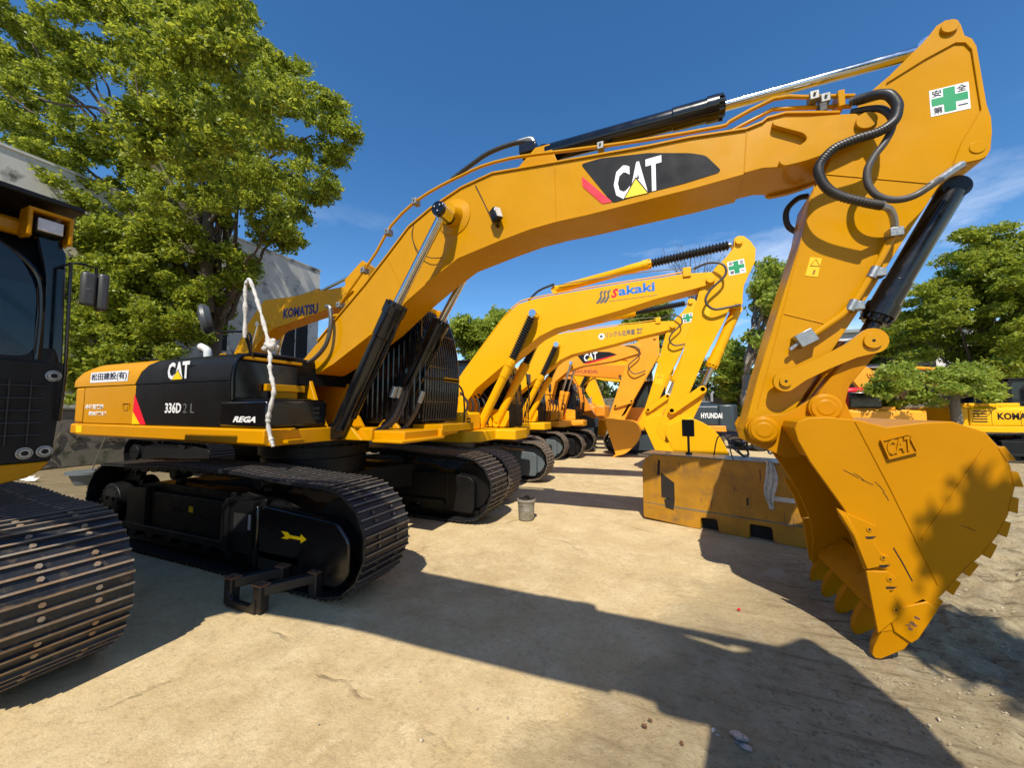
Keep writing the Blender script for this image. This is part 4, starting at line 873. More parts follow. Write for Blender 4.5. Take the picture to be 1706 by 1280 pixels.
    rg = MB(); P = spline([Vector((x, -.30-.14*math.sin(min(1,i/4)*math.pi/2), z)) for i, (x, z) in enumerate(T['hose1'])], 14)
    for i in range(4, len(P)-2, 1):
        if i % 2: 
            d_ = (P[i+1]-P[i-1]).normalized()*.006; rg.cyl(P[i]-d_, P[i]+d_, .0375, 12)
    rg.build('spiral_guard', M['rub'], ho)
    h2 = MB(); h2.tube([(x, -.24-.15*math.sin(min(1,i/5)*math.pi/2)+(.15*max(0,(i-12)/3)), z) for i, (x, z) in enumerate(T['hose2'])], .027, 12, smooth=5)
    h2.build('hydraulic_hose', M['rub2'], root)
    fe = MB(); fe.cyl((6.62,-.26,4.45),(6.76,-.33,4.415),.03,12); fe.cyl((6.60,-.21,4.385),(6.70,-.26,4.35),.027,12); fe.tube([(6.66,-.43,3.42),(6.73,-.39,3.40),(6.78,-.33,3.33),(6.80,-.28,3.24)], .026, 10, smooth=3)
    fe.box(6.755,6.84,-.33,-.22,3.20,3.27); fe.cyl((6.98,-.39,3.54),(7.22,-.30,3.71),.027,12); fe.build('hose_fitting', M['zinc'], root, bevel=.003)
    MB().tube([(x,.30,z) for x, z in T['hose3']], .028, 10, smooth=5).build('hydraulic_hose', M['rub'], root)
    sp2 = MB(); sp2.tube([(6.80,-.26,3.23),(6.71,-.26,3.04),(6.52,-.26,2.69),(6.43,-.26,2.59),(6.26,-.26,2.46),(6.19,-.26,2.41)], .026, 10); sp2.build('stick_pipe', M['cat'], stick)
    zc_ = MB()
    for x, z in ((6.655,2.93),(6.50,2.665)): zc_.cyl((x-.02,-.26,z-.045),(x+.025,-.26,z+.045),.036,14); zc_.box(x-.0,x+.08,-.29,-.19,z-.04,z+.03)
    zc_.cyl((6.12,-.26,2.37),(6.05,-.26,2.31),.018,10)
    qb = MB(); qb.box(-.07,.07,-.30,-.19,-.06,.06); qb.xform(Matrix.Translation((6.17,0,2.41)) @ Matrix.Rotation(R(-28),4,'Y'))
    zc_.add(qb.v, qb.f); zc_.build('pipe_valve', M['zinc'], stick, bevel=.005)
    hh = MB(); hh.tube([(x,.02,z) for x, z in T['tophose']], .03, 10, smooth=4); hh.build('hydraulic_hose', M['rub'], root)
    ff = MB(); ff.tube([(3.28,.02,5.205),(3.45,.02,5.215),(3.54,.02,5.19),(3.57,.02,5.10)], .027, 10, smooth=3); ff.build('hose_fitting', M['zinc'], root)
    hz = MB(); hz.tube([(x,-.30-.06*math.sin(i/6*math.pi),z) for i, (x, z) in enumerate(T['boomhose'])] + [(-.6,-.42,2.60)], .03, 10, smooth=5); hz.build('hydraulic_hose', M['rub2'], root)
    MB().tube([(.43,-.28,3.30),(.50,-.285,3.28),(.535,-.29,3.20),(.54,-.29,3.10)], .026, 10, smooth=3).build('hose_fitting', M['zinc'], root)
    # work lamp on the boom
    lp = MB(); lp.box(-.055,.055,-.05,.05,-.075,.075); lp.xform(Matrix.Translation((3.20,-.33,4.10)) @ Matrix.Rotation(R(-18),4,'Y') @ Matrix.Rotation(R(-30),4,'Z'))
    lamp = lp.build('work_lamp', M['blk'], root, bevel=.012)
    ln = MB(); ln.box(.056,.062,-.04,.04,-.06,.06); ln.xform(Matrix.Translation((3.20,-.33,4.10)) @ Matrix.Rotation(R(-18),4,'Y') @ Matrix.Rotation(R(-30),4,'Z')); ln.build('lamp_glass', M['lens'], lamp)
    MB().cyl((3.19,-.24,4.0),(3.19,-.33,4.03),.02,10).build('lamp_mount', M['blk'], lamp)
    MB().tube([(2.88,-.255,4.59),(2.97,-.25,4.40),(3.04,-.25,4.25),(3.12,-.27,4.10),(3.15,-.28,4.02)], .005, 5, smooth=4).build('lamp_cable', M['ink'], lamp)
    MB().tube([(1.95,-.24,4.28),(1.93,-.26,4.1),(2.05,-.28,3.86),(2.25,-.3,3.74),(2.42,-.28,3.72)], .006, 5, smooth=4).build('grease_line', M['rub'], boom)
    # decals
    dp = rnd_poly(T['decal'], .04, 3); bd = MB().prism(dp, -.2455, -.249).build('boom_decal', M['dec'], boom)
    MB().prism(rnd_poly(T['decalred'], .02, 2), -.249, -.251).build('red_stripe', M['red'], bd)
    cat_logo(bd, 4.56, 4.015, 5.04, 4.385, -.249, slope=.05)
    safety_sign(stick, 7.118, 4.213, .238, -.1905, ang=R(0))
    yl = MB(); yl.prism([(6.210,2.99),(6.300,2.965),(6.338,3.13),(6.255,3.155)], -.19, -.1935); ylo = yl.build('warning_label', M['lab'], stick)
    q = MB(); q.tube([(6.252,-.195,3.075),(6.32,-.195,3.06),(6.295,-.195,3.13),(6.252,-.195,3.075)], .003, 4); q.prism([(6.262,2.995),(6.277,2.99),(6.29,3.03),(6.274,3.035)], -.1935, -.195); q.build('label_marks', M['inky'], ylo)
before = set(bpy.data.objects); hero_arm(ex); ARM = [o for o in bpy.data.objects if o not in before and o.parent == ex]
# hoses at the foot of the boom cylinders
hh = MB()
for dy in (0,.09):
    hh.tube([(1.02,-.2+dy,1.46),(1.25,-.15+dy,1.47),(1.42,.0+dy,1.62),(1.50,.08+dy,1.85),(1.54,.10+dy,2.05)], .032, 10, smooth=5)
hh.tube([(1.05,-.05,1.44),(1.40,.22,1.47),(1.60,.28,1.70),(1.70,.30,1.95)], .034, 10, smooth=5)
hh.build('hydraulic_hose', M['rub2'], ex)
fz = MB()
for p, q in (((1.50,-.08,1.95),(1.54,-.06,2.10)),((1.50,.02,1.95),(1.54,.04,2.10)),((1.68,.295,1.88),(1.735,.31,2.05))): fz.cyl(p, q, .042, 12)
fz.build('hose_fitting', M['zinc'], ex)
MB().tube([(.98,-.3,1.43),(1.15,-.25,1.45),(1.3,-.1,1.43)], .05, 8, smooth=4).build('wrapped_hose', M['cloth'], ex)
# ------------------------------------------------------------------ the excavator at the left edge (same boom, older tracks)
lf = thing('excavator', 'excavator cut off at the left edge with dark cab, mirror and rusty brown tracks', 'excavator', (-.8,-4.3,0), 0, 'excavators parked in a row')
for yc in (-1.25, 1.25): track(lf, yc, .61, MS2, L1=1.80, outer=(-1 if yc < 0 else 1), n=45)
centre_frame(lf, M['blkm'])
for o in ARM: c_ = copy_tree(o, lf); c_.location = (.41, 0, 0); c_.scale = (1, 1, .92)
for o in kids(ex):
    if o.name.split('.')[0] in ('counterweight','counterweight_skirt','bonnet_cover','side_door','bonnet_door','engine_cover','bonnet','boom_bracket'): copy_tree(o, lf)
u = MB(); u.slab([(-3.1,-1.42),(.9,-1.42),(1.2,-.38),(1.42,.40),(1.42,1.32),(1.2,1.36),(-3.1,1.42)], 1.30, 1.5); u.build('upper_frame', M['cat'], lf, bevel=.02)
# cab front seen head on
Cb = MB(); Cb.prism([(-.35,1.41),(1.48,1.41),(1.50,2.14),(1.45,2.6),(1.34,3.05),(1.22,3.22),(-.3,3.22),(-.4,3.0)], .46, 1.37)
cb = Cb.build('cab', M['blkm'], lf, bevel=.03)
pn = MB()
pn.yz([(.48,1.40),(1.345,1.40),(1.35,1.42),(1.392,2.14),(.48,2.14)], 1.50, 1.535)
po = pn.build('front_panel', M['blkm'], cb, bevel=.006)
MB().yz([(.60,1.53),(1.265,1.53),(1.30,2.0),(.60,2.0)], 1.534, 1.537).build('grille_opening', M['dark'], po)
gr = MB()
for z in (1.60,1.69,1.78,1.87,1.96): gr.tube([(1.545,.6,z),(1.545,1.29,z)], .006, 5)
for y in (.7,.85,1.0,1.12,1.22): gr.tube([(1.545,y,1.53),(1.545,y,2.0)], .006, 5)
gr.build('grille_bars', M['grill'], po)
for y, z in ((1.325,2.04),(1.31,1.475),(1.215,1.47)):
    b = MB(); b.lathe((1.534,y,z),(1.556,y,z),[(0,.042),(.6,.042),(.62,.036),(1,.03)],24); b.cyl((1.556,y,z),(1.558,y,z),.018,16,1); b.build('bolt_cap', [M['zinc'], M['blkm']], po)
ws = MB(); ws.yz(rnd_poly([(.55,2.17),(1.235,2.17),(1.225,2.70),(1.12,2.93),(.90,3.05),(.55,3.05)],.1,5), 1.44, 1.50); ws.build('windscreen', M['glassb'], cb, bevel=.004)
rb = MB(); rb.tube([(1.49,1.25,2.16),(1.49,1.255,2.45),(1.49,1.24,2.72),(1.48,1.18,2.86),(1.46,1.05,2.98),(1.44,.85,3.07),(1.43,.55,3.09)], .02, 8, smooth=4)
rb.tube([(1.50,1.235,2.2),(1.50,1.24,2.5),(1.50,1.225,2.7)], .008, 6); rb.build('windscreen_seal', M['blk'], cb)
pl = MB(); pl.yz([(1.27,2.14),(1.385,2.14),(1.36,3.0),(1.30,3.14),(1.2,3.1),(1.26,2.8)], 1.40, 1.488); pl.build('corner_pillar', M['glass'], cb, bevel=.01)
rf = MB(); rf.box(-.2,1.2,.44,1.38,3.22,3.28); rf.build('cab_roof', M['cat'], cb, bevel=.02)
vz = MB(); vz.prism([(.6,3.30),(1.62,3.33),(1.62,3.37),(.6,3.36)], .42, 1.40); vz.build('sun_visor', M['blkm'], cb, bevel=.008)
hd_ = MB(); hd_.box(1.36,1.44,.46,1.20,3.08,3.20); hd_.build('cab_header', M['cat'], cb, bevel=.03)
lb = MB(); lb.box(1.42,1.58,1.13,1.155,3.06,3.26); lb.box(1.42,1.58,1.335,1.36,3.06,3.26); lb.box(1.42,1.58,1.13,1.36,3.25,3.275); lbo = lb.build('lamp_bracket', M['cat'], cb, bevel=.008)
lm = MB(); lm.box(1.44,1.56,1.165,1.325,3.10,3.225); lmo = lm.build('work_lamp', M['blkm'], lbo, bevel=.02)
MB().box(1.56,1.572,1.18,1.31,3.115,3.21).build('lamp_glass', M['lens'], lmo, bevel=.012)
ub = MB(); ub.yz([(.3,1.28),(1.12,1.265),(1.24,1.29),(1.31,1.34),(1.345,1.398),(.3,1.398)], 1.1, 1.53); ub.build('cab_floor', M['cat'], lf, bevel=.01)
mm_ = MB(); mm_.tube([(1.58,1.36,1.7),(1.62,1.36,2.05),(1.62,1.345,2.91),(1.62,1.40,2.925),(1.62,1.485,2.92),(1.62,1.49,2.70)], .011, 8, smooth=0); mm_.tube([(1.5,1.36,2.92),(1.62,1.345,2.91)],.011,6); mm_.build('mirror_arm', M['blk'], lf)
mr_ = MB(); mr_.box(1.60,1.66,1.40,1.485,2.60,2.87); mr_.box(1.585,1.67,1.49,1.555,2.58,2.88); mro = mr_.build('mirror', M['mirr'], lf, bevel=.022)
text('mirror_mark', '■', M['inkf'], mro, (1.425,2.72,1.445,2.74), 1.66, plane='yz')

# ------------------------------------------------------------------ generic arm, body and tracks for the machines further down the row
def rail(path, root, y, col, r=.014, nm='hydraulic_pipe'): return MB().tube([(x,y,z) for x, z in path], r, 6, smooth=3).build(nm, col, root)
def generic_arm(root, P, col, w=.23, ws=.18, wb=.6, boots=True, bcol=None):
    bc = bcol or col
    b = MB().prism(P['boom'], -w, w).build('boom', M[col], root, bevel=.008, ang=22)
    for x, z, r in P.get('bpins', []):
        q = MB(); q.cyl((x,-w-.05,z),(x,w+.05,z),r,20); q.build('pin', M[col], b, bevel=.005)
    s = MB().prism(P['stick'], -ws, ws).build('stick', M[col], root, bevel=.008, ang=22)
    for x, z, r in P.get('spins', []):
        q = MB(); q.cyl((x,-ws-.05,z),(x,ws+.05,z),r,20); q.build('pin', M[col], s, bevel=.005)
    for p0, pg, p1, y, rb in P['cyls']:
        for yy in ((-y, y) if y else (0,)):
            cylinder(root, (p0[0],yy,p0[1]), (pg[0],yy,pg[1]), (p1[0],yy,p1[1]), rb, rb*.5, mb=P.get('cylcol', col), boots=(.93 if boots and rb != .09 else None), eye=.06)
    if 'link' in P:
        A, Bq = [Vector(v) for v in P['link']]; d = (Bq-A).normalized()*.07; n = Vector((-d.y, d.x))
        pl = [tuple(v) for v in (A-d*.8+n*.6, A+n, Bq+n, Bq+d*.8+n*.6, Bq+d*.8-n*.6, Bq-n, A-n, A-d*.8-n*.6)]
        q = MB()
        for s_ in (-1,1): q.prism(pl, s_*(ws+.05), s_*(ws+.09))
        q.cyl((A.x,-ws-.09,A.y),(A.x,ws+.09,A.y),.045,14); q.cyl((Bq.x,-ws-.09,Bq.y),(Bq.x,ws+.09,Bq.y),.045,14)
        if 'link2' in P: q.prism(P['link2'], -ws, ws)
        q.build('tipping_link', M[col], root, bevel=.006)
    bk = MB(); sh = [tuple(v) for v in spline([Vector(v) for v in P['shell']], 4)]
    BK = P['bucket']; last = BK.index(P['shell'][-1]); rest = [BK[(last+1+i) % len(BK)] for i in range(len(BK))]; rest = [v for v in rest if v not in P['shell']]; BK = sh + rest
    for s_ in (-1,1): bk.prism(BK, s_*wb, s_*(wb-.03))
    ins = []
    for i in range(len(sh)):
        a = Vector(sh[max(i-1,0)]); c = Vector(sh[min(i+1,len(sh)-1)]); t = (c-a).normalized(); ins.append((sh[i][0]+t.y*.035, sh[i][1]-t.x*.035))
    bk.prism(list(sh)+ins[::-1], -wb+.02, wb-.02)
    bo = bk.build('bucket', M[bc], root, bevel=.008, ang=25)
    if 'ears' in P:
        e = MB()
        for s_ in (-1,1): e.prism(P['ears'], s_*.26, s_*.22)
        e.build('bucket_ear', M[bc], bo, bevel=.006)
    tx_, tz_, dx, dz = P['teeth']
    for i in range(5):
        y = -wb+.06 + (2*wb-.12)*i/4; t = MB(); nx, nz = -dz, dx
        t.prism([(tx_+nx*.05,tz_+nz*.05),(tx_+dx*.24+nx*.01,tz_+dz*.24+nz*.01),(tx_+dx*.24-nx*.01,tz_+dz*.24-nz*.01),(tx_-nx*.05,tz_-nz*.05)], y-.05, y+.05); t.build('tooth', M[bc], bo, bevel=.006)
    return b, s
def generic_upper(root, col, hood=None, side=None, cabc=None, L_=3.0, h=2.35, w=1.38, cabz=3.0, box=True, zf=1.12, cw=None):
    u = MB(); u.slab(rnd_poly([(-L_+.5,-w),(1.3,-w),(1.55,-w+.2),(1.55,-.42),(2.0,-.40),(2.0,.38),(1.7,.40),(1.7,w),(-L_+.5,w)],.06), zf, zf+.22); u.build('upper_frame', M[col], root, bevel=.02)
    pts = [(-L_+.75,-w+.01)] + [(-L_ + .25*abs(-1+i/4)**2.5, (-w+.01)*(1-i/4)) for i in range(9)] + [(-L_+.75,w-.01)]
    c = MB(); c.slab(pts, zf+.02, h-.02); c.build('counterweight', M[cw or col], root, bevel=.07)
    hb = MB(); hb.yz(rnd_poly([(-w+.02,zf+.225),(w-.02,zf+.225),(w-.02,h-.1),(w-.18,h),(-w+.18,h),(-w+.02,h-.1)],.05), -L_+.755, -.35); ho = hb.build('bonnet', M[hood or col], root, bevel=.02)
    for x in (-L_+1.3, -L_+2.0):
        MB().box(x, x+.01, -w+.016, -w+.02, zf+.26, h-.15).build('panel_gap', M['dark'], ho)
    vt = MB()
    for k in range(5): vt.box(-L_+.85, -L_+1.2, -w+.012, -w+.02, zf+.35+k*.09, zf+.39+k*.09)
    vt.build('vent_slot', M['dark'], ho)
    t = MB(); t.slab(rnd_poly([(-L_+.9,-.6),(-.5,-.6),(-.5,.6),(-L_+.9,.6)],.1), h-.01, h+.12); t.build('engine_cover', M[hood or col], root, bevel=.03)
    MB().tube([(-1.9,.3,h+.1),(-1.9,.3,h+.4),(-1.97,.3,h+.5)], .05, 12).build('exhaust_pipe', M['silver'], root)
    if box:
        b = MB(); b.box(.45,1.25,-w+.05,-.55,zf+.225,zf+.60); bo = b.build('toolbox', M[col], root, bevel=.05)
        for k in range(3): MB().box(1.251,1.256,-w+.2,-w+.36,zf+.33+k*.06,zf+.36+k*.06).build('vent_slot', M['dark'], bo)
        tk = MB(); tk.box(-.34,.45,-w+.03,-.5,zf+.225,h-.12); tk.build('fuel_tank', M[col], root, bevel=.03)
        MB().tube([(1.15,-w+.03,zf+.25),(1.28,-w+.03,zf+.3),(1.28,-w+.03,zf+.9),(1.15,-w+.03,zf+1.15),(.9,-w+.03,zf+1.2),(.5,-w+.03,zf+1.2),(.45,-w+.03,h-.3)], .018, 8, smooth=3).build('handrail', M['blk'], root)
    c = cab(root, -.2, 1.50, .42, 1.36, zf+.225, cabz, cabc or 'blkm', roof='blkm'); pn_ = MB(); pn_.prism([(-.2,zf+.24),(1.50,zf+.24),(1.50,zf+.62),(-.1,zf+.82),(-.2,zf+.82)], .425, .447); pn_.prism([(-.2,zf+.24),(1.50,zf+.24),(1.50,zf+.62),(-.1,zf+.82),(-.2,zf+.82)], 1.333, 1.355); pn_.build('cab_skirt', M[col], c, bevel=.005)
    hz = MB()
    for k in range(5): hz.tube([(.55+.1*k,-.38+.14*k,zf+.22),(.7+.1*k,-.36+.13*k,zf+.45),(.78+.09*k,-.30+.11*k,zf+.8),(.55+.1*k,-.24+.09*k,zf+1.05)], .026, 6, smooth=3)
    hz.build('hydraulic_hoses', M['rub'], root)
    MB().tube([(1.66,.44,zf+.3),(1.70,.44,zf+1.0),(1.60,.44,cabz-.25),(1.60,1.34,cabz-.25),(1.70,1.34,zf+1.0),(1.66,1.34,zf+.3)], .015, 6).build('guard_frame', M['blk'], c)
    g = MB()
    for k in range(9): g.tube([(1.665,.46+k*.11,zf+.25),(1.70,.46+k*.11,zf+.95)], .008, 5)
    g.build('cab_guard', M['blk'], c)
    MB().tube([(1.5,1.40,zf+.3),(1.62,1.46,zf+.9),(1.62,1.5,zf+1.5)], .014, 6).build('mirror_arm', M['blk'], root); MB().box(1.58,1.64,1.42,1.62,zf+1.3,zf+1.6).build('mirror', M['mirr'], root, bevel=.02)
    for ys in (-.3,.3): MB().prism([(-.2,zf+.2),(.9,zf+.2),(.75,zf+.8),(.62,zf+.98),(.5,zf+.95),(.2,zf+.6)], ys-.025, ys+.025).build('boom_bracket', M[col], root, bevel=.008)
    return ho
# --- second in the row
K = dict(T); m2p = dict(boom=T['m2_boom'], stick=T['m2_stick'], bpins=[(5.82,4.18,.075),(2.42,3.83,.08)], spins=[(6.305,4.83,.06),(6.264,3.69,.05)],
    cyls=[((1.18,1.45),(1.946,2.873),(2.42,3.83),.42,.095), ((2.80,4.42),(4.80,4.72),(6.27,4.87),0,.085), ((6.25,3.62),(5.80,2.56),(5.64,2.18),0,.09)],
    link=((5.10,1.76),(5.63,2.15)), link2=[(5.60,2.20),(5.70,2.12),(5.45,1.58),(5.25,1.55),(5.22,1.68)],
    bucket=[(5.02,1.50),(5.40,1.62),(5.72,1.46),(5.90,1.2),(5.96,.93),(5.80,.58),(5.52,.24),(5.40,.14),(5.28,.62),(5.06,1.15),(4.97,1.36)],
    shell=[(5.02,1.50),(5.40,1.62),(5.72,1.46),(5.90,1.2),(5.96,.93),(5.80,.58),(5.52,.24),(5.40,.14)], ears=[(4.82,1.40),(4.86,1.27),(5.0,1.15),(5.45,1.4),(5.42,1.62),(5.36,1.70),(5.22,1.68),(5.0,1.52),(4.9,1.5)], teeth=(5.44,.22,-.35,-.94))
m2 = thing('excavator', 'bright yellow excavator with Sakaki lettering on its boom and black rod bellows', 'excavator', (0,3.65,0), 0, 'excavators parked in a row')
for yc in (-1.18, 1.18): track(m2, yc, .58, MS3, L1=1.86, Rr=.46, zc=.49, n=46, outer=(-1 if yc < 0 else 1), frame='grey')
centre_frame(m2, M['grey'], 1.18)
generic_upper(m2, 'kom'); bo2, st2 = generic_arm(m2, m2p, 'kom')
rail([(.55,2.62),(1.1,3.27),(1.62,3.87),(1.98,4.17),(2.35,4.25),(3.6,4.33),(5.0,4.38),(5.5,4.42)], bo2, -.17, M['kom']); rail([(2.9,4.48),(4.0,4.52),(5.2,4.50),(5.6,4.44)], bo2, -.12, M['zinc'], .01)
MB().tube([(5.55,-.2,4.43),(5.80,-.27,4.48),(6.02,-.32,4.40),(6.05,-.33,4.20),(5.80,-.33,3.95),(5.72,-.33,3.75),(5.85,-.30,3.60),(6.1,-.26,3.62),(6.28,-.22,3.66)], .022, 8, smooth=5).build('hydraulic_hose', M['rub2'], m2)
MB().tube([(2.2,-.1,4.22),(2.45,-.1,4.42),(2.8,-.1,4.52)], .025, 8, smooth=4).build('hydraulic_hose', M['rub'], m2)
cp = MB(); cp.box(5.36,5.50,-.26,-.1,4.28,4.46); cp.build('clamp_block', M['kom'], bo2, bevel=.01)
wv = MB(); y_ = -.2325
M2ONLY = []
def wavy(x0):
    return [(x0+.10,4.235),(x0+.06,4.20),(x0+.07,4.12),(x0+.03,4.05),(x0-.02,3.99),(x0+.02,3.97),(x0+.07,4.02),(x0+.11,4.09),(x0+.10,4.17),(x0+.14,4.24)]
for k in range(3): wv.prism([(x,z-.03) for x, z in wavy(3.74+k*.075)], -.2302, y_)
M2ONLY.append(wv.build('company_emblem', M['inkf'], bo2))
M2ONLY.append(text('company_lettering', 'S', M['red'], bo2, (4.03,4.03,4.17,4.22), -.2302, bold=.045, shear=.3))
M2ONLY.append(text('company_lettering', 'akaki', M['blue'], bo2, (4.17,4.06,4.86,4.25), -.2302, bold=.03, slope=.03))
M2ONLY.append(MB().prism([(3.98,3.965),(4.90,3.99),(4.90,4.0),(3.98,3.975)], -.2302, -.232).build('underline', M['inkf'], bo2))
M2ONLY.append(safety_sign(st2, 6.13, 4.22, .27, -.1805, ang=.1))
M2ONLY.append(MB().prism([(5.66,3.55),(5.78,3.5),(5.83,3.66),(5.71,3.70)], -.1802, -.183).build('warning_label', M['lab'], st2))
# --- the third: the same model, its own lettering
m3 = copy_tree(m2); m3.name = 'excavator'; m3.location = (-.6, 7.61, 0); m3['label'] = 'bright yellow excavator behind the Sakaki one, white emblem and Japanese lettering on boom'
names = {o.data.name for o in M2ONLY}; prune(m3, names)
bo3 = [o for o in kids(m3) if o.name.startswith('boom') and not o.name.startswith('boom_b')][0]; st3 = [o for o in kids(m3) if o.name.startswith('stick')][0]
em = MB(); em.cyl((3.80,-.2302,4.02),(3.80,-.233,4.02),.095,28); emo = em.build('company_emblem', M['white'], bo3); MB().cyl((3.79,-.233,4.02),(3.79,-.2345,4.02),.045,20).build('emblem_centre', M['inkf'], emo)
text('company_lettering', 'リンクル北海道', M['inkf'], bo3, (3.92,3.96,4.78,4.14), -.2302, bold=.03, slope=.05); text('company_lettering', '株式', M['inkf'], bo3, (4.83,4.11,5.0,4.19), -.2302, bold=.03); text('company_lettering', '会社', M['inkf'], bo3, (4.83,4.01,5.0,4.09), -.2302, bold=.03)
safety_sign(st3, 6.10, 4.24, .27, -.1805, ang=.1)
wl = MB().prism([(5.28,2.52),(5.50,2.48),(5.55,2.78),(5.33,2.82)], -.1802, -.183).build('warning_label', M['lab'], st3)
MB().tube([(5.36,-.1835,2.70),(5.50,-.1835,2.68),(5.45,-.1835,2.77),(5.36,-.1835,2.70)], .006, 4).build('label_marks', M['inky'], wl)
# --- fourth: smaller orange-yellow machine with a curled bucket
p4 = dict(boom=[(.2,1.9),(.34,2.69),(.58,3.24),(.98,3.59),(1.38,3.84),(1.75,3.97),(3.14,4.19),(4.00,4.25),(4.21,4.12),(4.16,3.88),(3.13,3.61),(1.96,3.48),(1.38,3.31),(.85,2.89),(.60,1.9)],
    stick=[(4.0,4.30),(4.25,4.55),(4.78,4.50),(4.80,3.80),(3.55,1.60),(3.25,1.33),(2.90,1.40),(3.0,1.7),(3.62,3.5),(3.78,3.97)],
    bpins=[(4.05,4.08,.07)], spins=[(4.65,4.42,.05)], cyls=[((.95,1.4),(1.2,2.5),(1.55,3.6),.40,.085), ((1.5,4.2),(3.1,4.45),(4.6,4.45),0,.075), ((4.55,3.75),(3.95,2.5),(3.75,2.1),0,.085)],
    link=((3.2,1.9),(3.78,2.08)), link2=[(3.74,2.12),(3.84,2.05),(3.52,1.4),(3.38,1.5)], bucket=[(2.85,1.45),(3.33,1.40),(3.85,1.33),(4.06,1.05),(3.96,.58),(3.58,.18),(3.22,.06),(3.08,.5),(2.86,1.2)],
    shell=[(3.20,1.42),(3.33,1.40),(3.85,1.33),(4.06,1.05),(3.96,.58),(3.58,.18),(3.22,.06)], ears=[(2.85,1.45),(2.9,1.25),(3.4,1.2),(3.55,1.35),(3.5,1.5),(3.2,1.55)], teeth=(3.24,.10,-.75,-.5), cylcol='cat2')
m4 = thing('excavator', 'orange-yellow excavator with small black CAT panel on boom, third behind the big one', 'excavator', (0,10.65,0), 0, 'excavators parked in a row')
for yc in (-1.15, 1.15): track(m4, yc, .58, MS3, L1=1.75, Rr=.43, zc=.46, n=42, outer=(-1 if yc < 0 else 1), frame='blkm', bolts=False)
centre_frame(m4, M['blkm'], 1.15); generic_upper(m4, 'cat2', hood='hood'); bo4, st4 = generic_arm(m4, p4, 'cat2', w=.23, ws=.17, wb=.5, boots=False)
d4 = MB().prism(rnd_poly([(1.75,4.02-.10),(2.4,4.03),(3.0,3.98),(3.30,3.86),(2.9,3.78),(2.0,3.58)],.04), -.2302, -.233).build('boom_decal', M['dec'], bo4)
MB().prism([(2.0,3.58),(2.9,3.78),(3.30,3.86),(2.9,3.73),(2.2,3.56)], -.2332, -.235).build('red_stripe', M['red'], d4)
cat_logo(d4, 2.02, 3.64, 2.55, 3.94, -.2332, slope=.16)
MB().tube([(3.5,-.2,4.2),(4.0,-.28,4.1),(4.1,-.3,3.8),(3.7,-.3,3.4),(3.9,-.3,3.1),(4.3,-.25,3.2)], .022, 8, smooth=5).build('hydraulic_hose', M['rub2'], m4)
# --- fifth, further on
m5 = copy_tree(m2); m5.location = (-1.0, 15.2, 0); m5['label'] = 'yellow excavator with a blue cross on its stick, beyond the nearer row'
prune(m5, names)
st5 = [o for o in kids(m5) if o.name.startswith('stick')][0]; safety_sign(st5, 5.72, 3.2, .26, -.1805, ang=.1, col='blue', full=False)
# --- slate grey and orange machine facing the row
hyp = dict(boom=[(.15,1.5),(.35,2.7),(.85,3.55),(1.30,3.68),(3.95,3.90),(4.4,3.75),(4.42,3.55),(4.2,3.40),(1.5,3.10),(1.0,2.7),(.75,1.5)],
    stick=[(4.25,4.15),(4.45,4.1),(4.5,3.5),(3.1,1.35),(2.82,1.30),(2.75,1.5),(3.9,3.55)], bpins=[(4.2,3.62,.07)], spins=[(4.3,4.0,.05)],
    cyls=[((1.1,1.4),(1.4,2.4),(1.6,3.2),.40,.08), ((1.2,3.95),(2.8,4.15),(4.3,4.05),0,.075), ((4.45,3.4),(4.05,2.3),(3.75,1.75),0,.08)], cylcol='orange',
    link=((3.3,1.7),(3.75,1.8)), link2=[(3.7,1.85),(3.8,1.75),(3.5,1.35),(3.35,1.4)], bucket=[(2.7,1.35),(3.3,1.52),(3.75,1.35),(3.9,1.0),(3.8,.6),(3.3,.12),(2.9,.06),(2.75,.6)], shell=[(3.0,1.45),(3.3,1.52),(3.75,1.35),(3.9,1.0),(3.8,.6),(3.3,.12),(2.9,.06)], teeth=(2.92,.12,-.7,-.5))
hy = thing('excavator', 'slate grey and orange excavator facing the other way with HYUNDAI lettering on its counterweight', 'excavator', (4.75,12.9,0), R(180), 'excavators parked beyond the row')
for yc in (-1.15, 1.15): track(hy, yc, .58, MS3, L1=1.75, Rr=.43, zc=.46, n=42, outer=(-1 if yc < 0 else 1), frame='hyu', bolts=False)
centre_frame(hy, M['hyu'], 1.15); generic_upper(hy, 'orange', hood='hyu', cw='hyu', cabc='blkm', L_=2.75, h=1.98, cabz=2.85, zf=.95)
pt_ = MB(); pt_.box(-.35,1.45,1.362,1.385,1.18,1.85); pt_.build('orange_side_panel', M['orange'], hy, bevel=.02)
boh, sth = generic_arm(hy, hyp, 'orange', w=.22, ws=.16, wb=.5, boots=False, bcol='hyu')
text('company_lettering', 'HYUNDAI', M['inkr'], boh, (2.6,3.42,3.6,3.58), .2202, bold=.03, plane='back', slope=-.04)
text('maker_lettering', 'HYUNDAI', M['white'], hy, (-2.12,1.44,-1.42,1.64), 1.372, bold=.03, plane='back')
MB().box(-1.10,-.72,1.362,1.366,1.60,1.78).build('warning_label', M['tri'], hy)
MB().prism([(1.9,.52),(1.78,.60),(1.78,.55),(1.55,.55),(1.55,.49),(1.78,.49),(1.78,.44)], 1.375, 1.38).build('direction_arrow', M['tri'], hy)
for x in (-1.3,-.9): MB().tube([(x,.2,1.97),(x,.2,2.25),(x-.05,.2,2.35)], .04, 8).build('exhaust_stack', M['silver'], hy)
